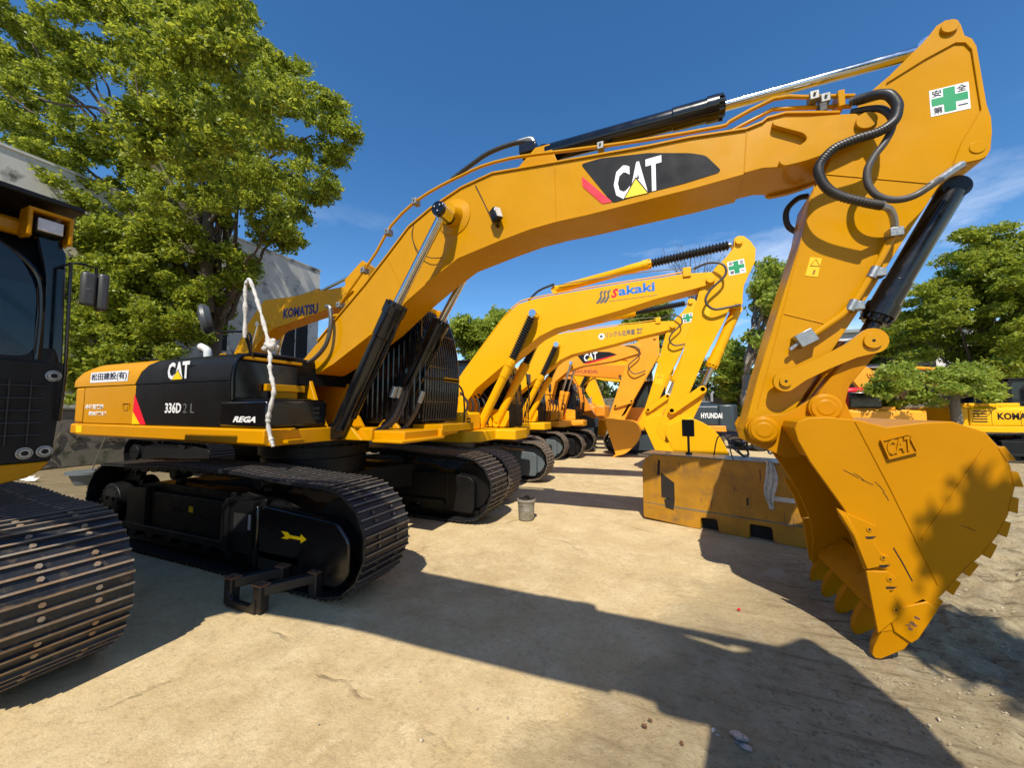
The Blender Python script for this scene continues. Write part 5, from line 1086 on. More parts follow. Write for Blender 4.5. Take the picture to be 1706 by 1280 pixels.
# --- komatsu behind the big machine on the left, in the shade of the tree
kbp = dict(boom=[(.3,1.7),(.45,2.6),(.70,3.32),(1.35,4.35),(2.13,5.08),(3.2,5.05),(5.5,5.10),(5.65,4.95),(5.1,4.58),(2.6,4.17),(1.97,3.80),(.95,2.6),(.75,1.7)],
    stick=[(5.3,5.3),(5.9,5.75),(6.1,5.6),(6.15,4.9),(5.6,3.2),(5.35,3.05),(5.2,3.25),(5.35,4.9)], bpins=[(5.45,4.95,.07)], spins=[(6.0,5.6,.05)],
    cyls=[((1.15,1.4),(1.7,2.9),(2.2,4.3),.40,.09), ((2.6,4.98),(4.2,5.16),(5.9,5.60),0,.08), ((6.1,4.8),(5.9,3.9),(5.8,3.5),0,.085)], cylcol='dirtyy',
    bucket=[(5.2,3.1),(5.6,3.3),(5.95,3.1),(6.1,2.8),(5.9,2.5),(5.5,2.45),(5.3,2.8)], shell=[(5.2,3.1),(5.6,3.3),(5.95,3.1),(6.1,2.8),(5.9,2.5),(5.5,2.45)], teeth=(5.5,2.5,-.9,.2))
kb = thing('excavator', 'shaded dull yellow excavator with KOMATSU on its raised boom, under the big tree', 'excavator', (-8.3,3.43,0), 0)
for yc in (-1.18, 1.18): track(kb, yc, .58, [M['blkm'], M['shoe'], M['shoe'], M['dark']], L1=1.75, Rr=.43, zc=.46, n=42, outer=(-1 if yc < 0 else 1), frame='blkm', bolts=False)  # black shoes instead of muddy ones, painting in the shade on these tracks
centre_frame(kb, M['blkm'], 1.15); generic_upper(kb, 'cat', cabz=2.9); bok, stk = generic_arm(kb, kbp, 'cat', boots=False)
text('maker_lettering', 'KOMATSU', M['navy'], bok, (3.0,4.42,4.4,4.72), -.2305, bold=.05, slope=.02)
# --- right-hand machines
kr = thing('excavator', 'yellow excavator with KOMATSU on its side at the right edge, beyond the bucket', 'excavator', (17.0,15.4,0), 0, 'excavators parked beyond the row')
for yc in (-1.18, 1.18): track(kr, yc, .58, MS3, L1=1.86, Rr=.46, zc=.49, n=44, outer=(-1 if yc < 0 else 1), frame='blkm', bolts=False)
centre_frame(kr, M['blkm'], 1.15); generic_upper(kr, 'kom', h=1.88, zf=.98, cabz=2.9); generic_arm(kr, m2p, 'kom')
text('maker_lettering', 'KOMATSU', M['blkm'], kr, (-1.55,1.42,-.45,1.66), -1.362, bold=.04)
MB().prism([(-.34,1.28),(-.10,1.28),(-.10,1.62),(-.20,1.62)], -1.362, -1.366).build('red_stripe', M['red'], kr)
cr = thing('excavator', 'yellow excavator with a red housing and black engine box just above the bucket', 'excavator', (12.0,15.6,0), R(90), 'excavators parked beyond the row')
for yc in (-1.18, 1.18): track(cr, yc, .58, MS3, L1=1.75, Rr=.43, zc=.46, n=42, outer=(-1 if yc < 0 else 1), frame='blkm', bolts=False)
centre_frame(cr, M['blkm'], 1.15); MB().box(-2.26,-2.25,-.9,.9,1.30,1.34).build('panel_gap', M['dark'], cr); generic_upper(cr, 'cat2', h=1.76, zf=.85, cabz=2.6, box=False, w=1.12)
bx_ = MB(); bx_.box(-2.2,-1.5,-.2,.75,1.82,2.42); bx_.build('engine_box', M['blk'], cr, bevel=.05); rd = MB(); rd.box(-1.5,-.7,.0,1.05,1.82,2.62); rd.build('red_housing', M['redp'], cr, bevel=.12)
crp = dict(p4); crp['boom'] = [(x, z*.76) for x, z in p4['boom']]
for k in ('stick','bucket','shell'): crp[k] = [(x, z*.74) for x, z in p4[k]]
crp['bpins'] = [(4.05,3.1,.07)]; crp['spins'] = [(4.65,3.3,.05)]; crp['cyls'] = [((.95,1.0),(1.2,1.8),(1.55,2.7),.40,.085)]; crp.pop('link'); crp['teeth'] = (3.24,.08,-.75,-.5)
generic_arm(cr, crp, 'cat2', boots=False)
ck = thing('excavator', 'orange-yellow excavator whose CAT boom and chrome cylinder rise behind the pruned trees', 'excavator', (18.3,19.6,0), R(180), 'excavators parked beyond the row')
centre_frame(ck, M['blkm'], 1.15)
for yc in (-1.18, 1.18): track(ck, yc, .58, MS3, L1=1.75, Rr=.43, zc=.46, n=42, outer=(-1 if yc < 0 else 1), frame='blkm', bolts=False)
generic_upper(ck, 'cat2', h=2.0, cabz=2.8); ckp = dict(p4)
for k in ('boom','stick','bucket','shell','link2','ears'): ckp[k] = [(x, z*.86) for x, z in p4[k]]
ckp['bpins'] = [(4.05,3.5,.07)]; ckp['spins'] = [(4.65,3.8,.05)]; ckp['cyls'] = [((.95,1.3),(1.15,2.1),(1.5,3.1),.40,.085),((1.5,3.65),(3.1,3.85),(4.6,3.85),0,.075)]; ckp.pop('link')
boc, _s = generic_arm(ck, ckp, 'cat2', boots=False)
d5 = MB().prism([(2.2,3.45),(2.6,3.5),(4.0,3.52),(3.9,3.25),(2.3,3.08)], .2302, .233).build('boom_decal', M['dec'], boc); text('maker_lettering', 'CAT', M['white'], d5, (3.0,3.2,3.7,3.45), .2332, bold=.03, plane='back')
m6 = thing('excavator', 'small bright yellow excavator far down the yard between the nearer booms', 'excavator', (4.4,20.5,0), R(180), 'excavators parked beyond the row')
centre_frame(m6, M['blkm'], 1.15)
for yc in (-1.18, 1.18): track(m6, yc, .58, MS3, L1=1.75, Rr=.43, zc=.46, n=42, outer=(-1 if yc < 0 else 1), frame='blkm', bolts=False)
generic_upper(m6, 'kom', h=2.0, cabz=2.8); generic_arm(m6, p4, 'kom', boots=False)
oc = thing('excavator', 'orange-red tailed excavator partly hidden behind the two bright yellow ones', 'excavator', (-1.2,18.8,0), R(185))
centre_frame(oc, M['blkm'], 1.15)
for yc in (-1.18, 1.18): track(oc, yc, .58, MS3, L1=1.75, Rr=.43, zc=.46, n=42, outer=(-1 if yc < 0 else 1), frame='blkm', bolts=False)
generic_upper(oc, 'orange', h=2.0, cabz=2.8); generic_arm(oc, p4, 'orange', boots=False)
# ------------------------------------------------------------------ small things in the yard
sb = thing('steel_block', 'worn yellow steel block with fork pockets behind the big bucket', 'steel block', (4.62,2.34,0), math.atan2(-.63,2.04))
def slot(L0, L1): return L0, L1
b = MB(); H = 1.06
prof = rnd_poly([(0,.03),(.72,.0),(.86,.0),(.86,.17),(1.08,.19),(1.10,.0),(1.48,.0),(1.48,.20),(1.74,.20),(1.75,.0),(2.9,.0),(2.95,.1),(2.95,H),(.17,H),(.06,H-.07),(0,H-.2)], .03, 2)
b.prism(prof, 0, .52); body = b.build('block_body', M['dirtyy'], sb, bevel=.012, ang=25); MB().box(.80,1.2,.10,.48,.01,.3).build('pocket_lining', M['dark'], sb); MB().box(1.42,1.8,.10,.48,.01,.3).build('pocket_lining', M['dark'], sb)  # dark boxes paint in the shade inside the fork pockets
p = MB(); p.prism([(.30,.40),(.50,.36),(.50,.64),(.30,.78)], -.001, -.004); p.prism([(.36,.24),(.48,.22),(.50,.36),(.40,.40),(.34,.36)], -.001, -.004); p.build('bare_patch', M['rusty'], body)
q = MB(); q.prism([(.24,.74),(.28,.73),(.29,.97),(.26,.98)], -.001, -.005); q.prism([(1.46,.45),(1.48,.45),(1.485,.56),(1.46,.55)],-.001,-.004); q.build('slot_mark', M['dark'], body)
q = MB(); q.prism([(.02,.275),(.5,.262),(.8,.262),(1.5,.268),(2.6,.268),(2.6,.298),(1.5,.285),(.8,.283),(.5,.280),(.02,.281)], -.0008, -.003); q.build('worn_band', M['wall'], body)
q = MB(); r = np.random.default_rng(12)
for k in range(22):
    x = r.uniform(.05,2.4); z = r.uniform(.3,1.0); w_ = r.uniform(.004,.012); h_ = r.uniform(.04,.22); q.prism([(x,z),(x+w_,z+.01),(x+w_*1.3,z-h_*.6),(x+w_*.6,z-h_),(x+w_*.1,z-h_*.5)], -.0008, -.0022)
q.build('rust_streaks', M['rustp'], body)
MB().box(1.72,2.6,-.005,0,.56,.62).build('bright_band', M['cloth'], body)
MB().box(.0,2.9,.02,.5,H+.001,H+.012).build('top_plate', M['silver'], body)
def blk_local(x, y, z): c, s = math.cos(math.atan2(-.63,2.04)), math.sin(math.atan2(-.63,2.04)); return (4.62+x*c-y*s, 2.34+x*s+y*c, z)
ss = thing('signal_plate', 'small black plate on a rusty post standing on the yellow block', 'plate', blk_local(.66,.25,H+.012)); MB().box(-.09,.09,-.012,.012,.28,.55).build('plate', M['blkm'], ss, bevel=.02); MB().cyl((0,0,0),(0,0,.28),.018,8).build('post', M['rusty'], ss); MB().cyl((0,0,0),(0,0,.03),.05,10).build('base', M['rusty'], ss)
cl = MB()
def drape(path, w, seed, m, name, label, cat, loc):
    r = np.random.default_rng(seed); n = len(path)*4; P = spline([Vector(p) for p in path], 6); vs = []; k = 9
    for i, p in enumerate(P):
        for j in range(k):
            t = j/(k-1)-.5; wv = w*(.7+.3*math.sin(i*.35+1)); vs.append((p.x+t*wv*.8, p.y + .018*math.sin(j*1.9+i*.22)+.01*r.normal()*.3 - .01, p.z + .01*math.sin(j*2+i*.5)))
    fs = [(i*k+j, i*k+j+1, (i+1)*k+j+1, (i+1)*k+j) for i in range(len(P)-1) for j in range(k-1)]
    mb = MB().add(vs, fs); o = mb.build(name, m, ang=60); so = o.modifiers.new('s','SOLIDIFY'); so.thickness = .006; o.location = loc; tag(o, label, cat); return o
lo = blk_local(1.70,0,0)
drape([(-.22,.10,H+.03),(-.02,.06,H+.035),(.04,-.02,H+.01),(.05,-.03,.85),(.02,-.03,.62),(.04,-.04,.45)], .20, 3, M['cloth'], 'cloth', 'white rag hanging over the edge of the yellow block', 'rag', lo)
def coil(seed, c, R_, n, name, label, cat, r_=.010, m=None, flat=.25):
    r = np.random.default_rng(seed); P = []
    for i in range(n):
        a = i*.75 + r.normal()*.15; rr = R_*(.7+.4*r.random()); P.append((rr*math.cos(a), rr*.8*math.sin(a), abs(r.normal())*flat*.3 + .03 + flat*.5*(1+math.sin(a*.9))*.5))
    o = MB().tube(P, r_, 6, smooth=5).build(name, m or M['rub']); o.location = c; tag(o, label, cat); return o
coil(4, blk_local(1.35,.25,H), .13, 22, 'cable', 'black cable tangled on top of the yellow block', 'cable', .012, flat=.3)
o = MB().tube([(0,0,0),(.05,-.1,.28),(.15,-.2,.30),(.2,-.28,.05),(.26,-.30,-.12),(.40,-.29,-.28),(.42,-.29,-.32)], .009, 6, smooth=6).build('cable', M['rub']); o.location = blk_local(1.02,.24,H+.02); tag(o, 'thin black cable looping down the front of the yellow block', 'cable')
coil(9, blk_local(1.75,.3,H), .14, 14, 'wire_bundle', 'bundle of pale wire and dark scrap on the block beside the rag', 'wire', .014, M['wire'], flat=.4)
# pail
pl = thing('pail', 'dirty tin pail standing on the ground in front of the tracks', 'pail', (2.86,1.60,0)); q = MB(); q.lathe((0,0,0),(0,0,.30),[(0,.115),(.03,.125),(.5,.13),(.52,.135),(.55,.13),(1,.14)],28); q.build('body', M['pail'], pl); q = MB(); q.lathe((0,0,.28),(0,0,.33),[(0,.142),(.4,.158),(.8,.155),(1,.14)],28); q.build('rim', M['pail'], pl); MB().cyl((0,0,.331),(0,0,.334),.13,24).build('contents', M['rusty'], pl)
q = MB(); q.tube([(-.1,0,.33),(-.02,.05,.36),(.08,-.02,.35),(.12,.03,.34)], .02, 6, smooth=3); q.build('rag', M['rusty'], pl)
# steel step frame by the near track
P1, P2, P3, P4 = (1.28,-1.86), (1.70,-1.82), (1.47,-1.50), (1.88,-1.46)
P1, P2, P3, P4 = (1.26,-1.93), (1.66,-1.93), (1.46,-1.58), (1.88,-1.55)
sf = thing('steel_bracket', 'black steel bracket with rusty pads lying beside the near track', 'bracket', (0,0,0))
for a, c_ in ((P1,P3),(P2,P4)):
    A, Bb = Vector((*a,0)), Vector((*c_,0)); d = (Bb-A).normalized(); n = Vector((-d.y,d.x,0))
    q = MB(); pts = [A-n*.045, Bb-n*.045, Bb+n*.045, A+n*.045]
    q.slab([(v.x,v.y) for v in pts], .14, .225); q.build('arm', M['rusty'], sf, bevel=.008)
for p in (P1,P2,P3,P4):
    q = MB(); q.box(p[0]-.05,p[0]+.05,p[1]-.045,p[1]+.045,.0,.226); q.build('leg', M['rusty'], sf, bevel=.012)
    q = MB(); q.box(p[0]-.06,p[0]+.06,p[1]-.05,p[1]+.05,.227,.239); q.cyl((p[0],p[1],.239),(p[0],p[1],.2405),.016,10,1); q.build('pad', [M['rustp'], M['dark']], sf, bevel=.006)
q = MB(); q.prism([(1.26,.0),(1.30,.0),(1.46,-.0),(1.62,.0),(1.66,.0),(1.66,.12),(1.58,.06),(1.34,.06),(1.26,.16)], -1.99, -1.94); q.build('curved_brace', M['rusty'], sf, bevel=.01)
# white wrapped hose hanging at the bonnet corner
r_ = np.random.default_rng(5); P = spline([Vector(p) for p in ((.26,-1.30,2.66),(.24,-1.30,3.05),(.225,-1.30,3.30),(.27,-1.30,3.375),(.32,-1.30,3.36),(.50,-1.30,3.02),(.70,-1.33,2.66),(.80,-1.36,2.50),(.88,-1.40,2.36),(.93,-1.43,2.22),(1.02,-1.44,2.0),(1.0,-1.45,1.84),(.96,-1.45,1.66),(.99,-1.44,1.50),(1.05,-1.44,1.38))], 9)
rs = [.022 + .004*math.sin(i*.9) + .003*r_.normal() for i in range(len(P))]
wt = MB().tube(P, rs, 12).build('wrapped_hose', M['cloth']); tag(wt, 'hose wrapped in dirty white plastic hanging down from the big bonnet', 'hose')
kn = MB()
for k in range(10): a = r_.normal(0,.035,3); kn.lathe((.80+a[0]-.03,-1.36+a[1],2.50+a[2]),(.80+a[0]+.05,-1.36+a[1],2.50+a[2]+.01),[(0,.012),(.3,.033),(.7,.038),(1,.012)],10)
kn.build('knot', M['cloth'], wt)
MB().tube([(.25,-1.2,2.45),(.255,-1.25,2.6),(.26,-1.30,2.72)], .02, 8).build('stub', M['blk'], wt)
# water running from the counterweight into a basin
bs = thing('basin', 'grey plastic basin on the ground catching a trickle of water', 'basin', (-7.9,.35,0)); q = MB(); q.lathe((0,0,0),(0,0,.30),[(0,.26),(.8,.36),(.82,.42),(1,.42)],28); q.build('bowl', M['basin'], bs)
wt2 = MB().tube([(-3.75,-.9,1.40),(-5.2,-.45,1.2),(-6.6,0,.85),(-7.75,.32,.33)], .012, 6, smooth=4).build('thin_pipe', M['wire']); tag(wt2, 'thin pale pipe running down from the big counterweight to a basin', 'pipe')
# litter
for i, (px, py, s, lab, m) in enumerate(((1232,1018,.014,'tiny red scrap of plastic on the pale ground', 'red'),(1074,1214,.018,'brown dry leaf on the sunlit foreground ground','rustp'),(1084,1203,.009,'small brown leaf crumb beside the larger dry leaf','rustp'),(1190,1222,.012,'tiny white chip on the ground at the shadow edge','cloth'),(1236,1240,.035,'crumpled grey paper in the foreground shadow','silver'),(1137,1242,.010,'small brown twig scrap on the pale foreground ground','rustp'))):
    fw = at(px, py, 1) - CAM; p = CAM + fw*(-CAM.z/fw.z); mb = MB(); r = np.random.default_rng(i)
    for k in range(3 if i != 4 else 7):
        c = r.normal(0, s*.5, 2); mb.slab([(c[0]+s*math.cos(a)*(.5+.5*r.random()), c[1]+s*.7*math.sin(a)*(.5+.5*r.random())) for a in (0,1.1,2.3,3.4,4.5,5.5)], .004+.004*k, .008+.005*k)
    o = mb.build('litter', M[m]); o.location = (p.x, p.y, 0); tag(o, lab, 'litter')
q = MB()
for k in range(5): q.add([(-1.0+.25*k,0,0),(-.8+.25*k,.12,0),(-.8+.25*k,.2,.08+.03*(k%2)),(-1.0+.25*k,.1,.05)], [(0,1,2,3)])
o = q.build('plastic_sheet', M['cloth']); o.location = (-9.6,-.2,.02); tag(o, 'pale crumpled plastic sheet on the dark ground by the wall', 'sheet')
# ------------------------------------------------------------------ buildings and walls
bl = thing('concrete_building', 'stained grey concrete building behind the big tree at the left', 'building', (-17,0,0))
w = MB(); w.box(-6,0,-12,14.2,0,11.3); wb = w.build('wall', M['conc'], bl)
for y0, y1, z0, z1 in ((7.3,8.5,4.9,7.6),(-2.5,1.5,4.9,7.6),(11.6,13.4,5.0,7.4),(8.9,10.8,1.2,3.4),(2.5,6.2,4.9,7.6),(-2.5,1.5,1.0,3.4)):
    wd = MB(); wd.box(.002,.01,y0,y1,z0,z1); wo = wd.build('window', M['dark'], wb); fr = MB(); fr.box(.01,.06,y0-.08,y1+.08,z0-.12,z0-.002); fr.box(.01,.04,(y0+y1)/2-.03,(y0+y1)/2+.03,z0,z1); fr.build('frame', M['conc'], wo)
MB().box(-6.1,.05,-12.1,14.25,11.301,11.40).build('parapet', M['conc'], bl)
gw = thing('garden_wall', 'low old wall with creeper stems behind the big excavator tracks', 'wall', (-12,0,0)); q = MB(); q.box(-.3,0,-8,9,0,1.75); gwo = q.build('wall', M['wall'], gw, bevel=.03); MB().box(-.36,.06,-8,9,1.751,1.83).build('coping', M['wall'], gw, bevel=.02)
q = MB(); r = np.random.default_rng(8)
for k in range(26):
    y = r.uniform(-1,7); z = r.uniform(.1,1.5); P = [(.02,y,z)]
    for j in range(6): P.append((.02+.03*r.random(), P[-1][1]+r.normal(0,.22), min(1.8,max(.05,P[-1][2]+r.normal(.03,.12)))))
    q.tube(P, .012, 5, smooth=3)
q.build('creeper_stems', M['bark'], gw)
wb2 = thing('white_building', 'long white building half hidden by trees on the right', 'building', (20,42,0)); q = MB(); q.box(-2,26,0,8,0,9.2); q2 = q.build('wall', M['wht'], wb2)
for k in range(8):
    d = MB(); d.box(-.5+3.2*k,1.3+3.2*k,-.01,-.002,5.2,6.8); d.build('window', M['dark'], q2)
MB().box(-2.3,26.3,-.4,8.3,9.201,9.5).build('roof_edge', M['silver'], wb2)
sd = thing('shed', 'dark open-sided shed with pale sheet roof in the right background', 'shed', (13,27,0)); q = MB()
for x in (0,3,6,9): q.box(x-.08,x+.08,-.08,.08,0,3.4)
q.build('post', M['rusty'], sd); MB().prism([(-.5,3.401),(10.5,3.8),(10.5,3.9),(-.5,3.5)], -1, 4).build('roof', M['silver'], sd); MB().box(-.3,10.3,3.6,3.7,0,3.3).build('back_wall', M['dark'], sd)
fn = thing('fence', 'tall rusty frame fence with mesh behind the bright yellow sticks', 'fence', (5.5,21.5,0)); q = MB()
for k in range(8): q.cyl((k*1.7,0,0),(k*1.7,0,4.1),.05,8)
q.build('posts', M['rusty'], fn); q = MB(); q.box(0,11.9,-.04,.04,4.02,4.16); q.build('top_rail', M['rusty'], fn); q = MB()
for k in range(80): q.cyl((.08+k*.15,0,0),(.08+k*.15,0,4.0),.008,4)
q.build('mesh', M['rusty'], fn)
fw_ = thing('weathered_wall', 'dark weathered boundary wall along the far side of the yard', 'wall', (0,24.5,0)); MB().box(-18,45,0,.3,0,2.6).build('wall', M['wall'], fw_)
# blue car behind the block
bc = thing('parked_car', 'blue car glimpsed between the grey counterweight and the big stick', 'car', (9.6,16.0,0), R(20))
q = MB(); q.prism(rnd_poly([(-2.1,.35),(2.1,.35),(2.15,.8),(1.4,.98),(.7,1.45),(-1.0,1.45),(-1.6,1.0),(-2.15,.9)],.12), -.85, .85); cbo = q.build('body', M['bluep'], bc, bevel=.06)
for s in (-1,1): MB().prism([(-1.3,1.0),(1.1,1.0),(.6,1.36),(-.9,1.36)], s*.851, s*.856).build('window', M['glass'], cbo)
for x in (-1.35,1.35):
    for s in (-1,1): MB().cyl((x,s*.70,.33),(x,s*.88,.33),.33,24).build('wheel', M['rub'], bc, bevel=.03)
MB().prism([(1.35,.99),(.72,1.42),(.70,1.44),(1.40,1.0)], -.7, .7).build('windscreen', M['glass'], bc)
# ------------------------------------------------------------------ trees
def leaf_mat(name, c1, c2, tr=.35):
    m = bpy.data.materials.new(name); m.use_nodes = True; t = m.node_tree; b = t.nodes['Principled BSDF']; o = t.nodes['Material Output']
    b.inputs['Roughness'].default_value = .45; b.inputs['Specular IOR Level'].default_value = .35
    g = t.nodes.new('ShaderNodeNewGeometry'); mx = t.nodes.new('ShaderNodeMix'); mx.data_type = 'RGBA'; mx.inputs[6].default_value = (*c1,1); mx.inputs[7].default_value = (*c2,1)
    t.links.new(g.outputs['Random Per Island'], mx.inputs[0]); t.links.new(mx.outputs[2], b.inputs['Base Color'])
    tr_ = t.nodes.new('ShaderNodeBsdfTranslucent'); hs_ = t.nodes.new('ShaderNodeHueSaturation'); hs_.inputs['Value'].default_value = 1.5; hs_.inputs['Hue'].default_value = .485
    t.links.new(mx.outputs[2], hs_.inputs['Color']); t.links.new(hs_.outputs[0], tr_.inputs[0]); ms = t.nodes.new('ShaderNodeMixShader'); ms.inputs[0].default_value = tr
    t.links.new(b.outputs[0], ms.inputs[1]); t.links.new(tr_.outputs[0], ms.inputs[2]); t.links.new(ms.outputs[0], o.inputs[0]); return m
LF = leaf_mat('broadleaf_green', (.085,.13,.010), (.36,.41,.04), .5); LF2 = leaf_mat('pale_spring_green', (.14,.22,.02), (.34,.40,.06), .45); LF3 = leaf_mat('dark_green', (.06,.10,.02), (.18,.23,.05), .4)
def leaves(name, cl, n, size, m, parent, seed, flat=1.0, asp=.55):
    """cl: clump centres (k,3) with radii (k,); n leaves spread through them"""
    r = np.random.default_rng(seed); cl = np.array(cl); ce = cl[:, :3]; ra = cl[:, 3]; p = ra**2.2; p /= p.sum()
    idx = r.choice(len(ce), n, p=p); d = r.normal(size=(n,3)); d /= np.linalg.norm(d, axis=1)[:,None]; rr = r.random(n)**.45
    # twigs: gather the leaves into small sprays
    pos = ce[idx] + d*(ra[idx]*rr)[:,None]*np.array([1,1,.75*flat]); k = max(1, n//9); an = pos[r.integers(0, n, k)]
    pos = an[r.integers(0, k, n)] + r.normal(0, size*1.15, (n,3))*np.array([1,1,.6])
    nrm = r.normal(size=(n,3)) + np.array([0,0,.9]); nrm /= np.linalg.norm(nrm, axis=1)[:,None]
    t = np.cross(nrm, r.normal(size=(n,3))); t /= np.linalg.norm(t, axis=1)[:,None]; b = np.cross(nrm, t)
    s = size*(.6+.7*r.random(n))[:,None]; a = s*asp
    v = np.stack([pos - t*s, pos - b*a*.9 + nrm*s*.12, pos + t*s, pos + b*a*.9 + nrm*s*.12], 1).reshape(-1,3)
    me = bpy.data.meshes.new(name); me.vertices.add(4*n); me.vertices.foreach_set('co', v.ravel()); me.loops.add(4*n); me.loops.foreach_set('vertex_index', np.arange(4*n))
    me.polygons.add(n); me.polygons.foreach_set('loop_start', np.arange(n)*4); me.polygons.foreach_set('loop_total', np.full(n,4)); me.update(calc_edges=True); me.materials.append(m)
    o = bpy.data.objects.new(name, me); C.objects.link(o); o.parent = parent; return o
def inside(px, py, poly):
    c = False; n = len(poly)
    for i in range(n):
        x0, y0 = poly[i]; x1, y1 = poly[i-1]
        if (y0 > py) != (y1 > py) and px < (x1-x0)*(py-y0)/(y1-y0)+x0: c = not c
    return c
def limb(mb, a, b, r0, r1, rn, k=6, wob=.12):
    a, b = Vector(a), Vector(b); L_ = (b-a).length; P = [a + (b-a)*(i/k) + Vector(rn.normal(0, wob*L_*.3, 3))*(math.sin(math.pi*i/k)) for i in range(k+1)]
    P = spline(P, 3); mb.tube(P, [r0+(r1-r0)*i/(len(P)-1) for i in range(len(P))], 8); return P
def tree(name, label, base, h_trunk, crown, nl, size, m, bark='bark', r0=.22, seed=1, group=None, nlimb=14, flat=1.0):
    """crown: list of (x,y,z,r) clumps in world space"""
    rn = np.random.default_rng(seed); root = thing(name, label, 'tree', base, 0, group); B = Vector(base)
    cl = [(x-B.x, y-B.y, z-B.z, r) for x, y, z, r in crown]; mb = MB(); top = Vector((rn.normal(0,.1), rn.normal(0,.1), h_trunk)); limb(mb, (0,0,-.2), top, r0*1.15, r0*.8, rn, wob=.05)
    mb.build('trunk', M[bark], root, ang=60); lb = MB(); idx = rn.permutation(len(cl))[:nlimb]
    for i in idx:
        c = Vector(cl[i][:3]); mid = top.lerp(c, .45) + Vector((0,0,.08*(c-top).length)); limb(lb, top, mid, r0*.42, r0*.24, rn); P = limb(lb, mid, c, r0*.24, r0*.06, rn)
        for k in range(3): q = P[int(len(P)*(.3+.2*k))]; limb(lb, q, q + Vector(rn.normal(0, cl[i][3]*.6, 3)), r0*.09, r0*.03, rn, 4)
    lb.build('limbs', M[bark], root, ang=60); leaves('crown', cl, nl, size, m, root, seed+50, flat); return root
# the big tree on the left
out_ = [(-60,-80),(395,-80),(425,0),(445,55),(505,95),(540,140),(575,160),(600,180),(603,235),(580,270),(565,320),(540,360),(520,405),(480,430),(430,470),(395,490),(390,545),(330,590),(290,585),(180,570),(140,520),(112,440),(70,345),(35,318),(20,240),(-60,215)]
gaps = [(180,150,34),(150,205,24),(160,285,14),(262,215,26),(320,150,10),(205,130,14),(120,160,12),(470,215,15),(360,390,14),(395,380,12),(455,255,9),(20,70,12),(410,500,24)]
rn = np.random.default_rng(11); cl = []
while len(cl) < 760:
    px, py = rn.uniform(-60, 610), rn.uniform(-80, 600)
    if not inside(px, py, out_): continue
    r = rn.uniform(.22,.55); pr = r/16.5*627*.75
    if not all(inside(px+pr*math.cos(a), py+pr*math.sin(a), out_) for a in (0,1.57,3.14,4.71)): continue
    if any(math.hypot(px-gx, py-gy) < gr+pr*.55 for gx, gy, gr in gaps): continue
    p = at(px, py, 16.3 + rn.normal(0, 1.0)); cl.append((*p, r))
cln = []; k_ = 0
while k_ < 130:
    px, py = rn.uniform(230, 520), rn.uniform(110, 350)
    if not inside(px, py, out_) or not all(inside(px+40*math.cos(a), py+40*math.sin(a), out_) for a in (0,1.57,3.14,4.71)): continue
    if any(math.hypot(px-gx, py-gy) < gr+14 for gx, gy, gr in gaps): continue
    p = at(px, py, rn.uniform(11.5, 14.5)); cln.append((*p, rn.uniform(.2,.42))); k_ += 1
for k in range(70):
    p = (rn.uniform(-8.0,-2.6), 3.2, rn.uniform(3.8,5.3)); t_ = rn.uniform(4.0,6.2); cln.append((p[0]+S.x*t_, p[1]+S.y*t_, p[2]+S.z*t_, rn.uniform(.18,.38)))
bt = tree('camphor_tree', 'huge leafy green tree towering over the yard at the left', (at(345,700,16.3).x, at(345,700,16.3).y, 0), 5.2, cl, 210000, .088, LF, r0=.32, seed=21, nlimb=26)
lb = MB(); B = bt.location
leaves('crown', [(x-B.x, y-B.y, z-B.z, r) for x, y, z, r in cln], 52000, .060, LF, bt, 77)
def lpt(px, py, d): return at(px, py, d) - Vector(B)
for path, r0, r1 in (([(345,520,16),(345,400,16),(350,330,16.2),(352,250,16.4),(330,190,16.4),(290,60,16.4)],.26,.06),([(345,430,16),(300,330,15.6),(250,270,15.4),(205,215,15.2),(180,190,15.1),(120,110,15)],.17,.04),([(200,210,15.2),(160,180,15.2),(90,172,15.2),(20,140,15.2)],.07,.03),([(350,370,16),(400,310,16),(450,262,16),(520,225,16)],.12,.03),([(280,300,15.5),(250,235,15.5),(235,190,15.5),(225,120,15.5)],.06,.02)):
    P = spline([lpt(*p) for p in path], 5); lb.tube(P, [r0+(r1-r0)*i/(len(P)-1) for i in range(len(P))], 8)
lb.build('main_limbs', M['bark'], bt, ang=60)
def blob(px0, px1, py0, py1, d, n, r0, r1, seed, dd=1.2, top=True):
    r = np.random.default_rng(seed); o = []
    while len(o) < n:
        a, b = r.uniform(-1,1), r.uniform(-1,1)
        if a*a + b*b > 1: continue
        p = at((px0+px1)/2 + a*(px1-px0)/2, (py0+py1)/2 + b*(py1-py0)/2, d + r.normal(0, dd*.5)); o.append((*p, r.uniform(r0, r1)))
    return o
def gpt(px, d): p = at(px, 682, d); return (p.x, p.y, 0)
tree('shrub_tree', 'dense dark shrubby tree filling the gap behind the big bonnet', gpt(215,15), .8, blob(85,340,360,620,15,95,.35,.6,31)+blob(95,330,560,700,15,40,.3,.5,30)+blob(40,145,285,430,15.5,30,.3,.5,28)+blob(85,160,400,640,15,28,.3,.5,27), 72000, .085, LF, r0=.12, seed=31)
tree('roadside_tree', 'loose green tree above the cab roofs left of the Sakaki boom', gpt(795,27), 3.0, blob(758,835,525,600,27,34,.5,.9,32)+blob(825,860,512,560,27,8,.4,.7,33), 15000, .17, LF2, r0=.16, seed=33, group='trees beyond the yard')
tree('roadside_tree', 'small green treetop seen between the two bright yellow booms', gpt(1085,28), 3.0, blob(1040,1120,505,580,28,26,.5,.9,34), 9000, .17, LF2, r0=.16, seed=35, group='trees beyond the yard')
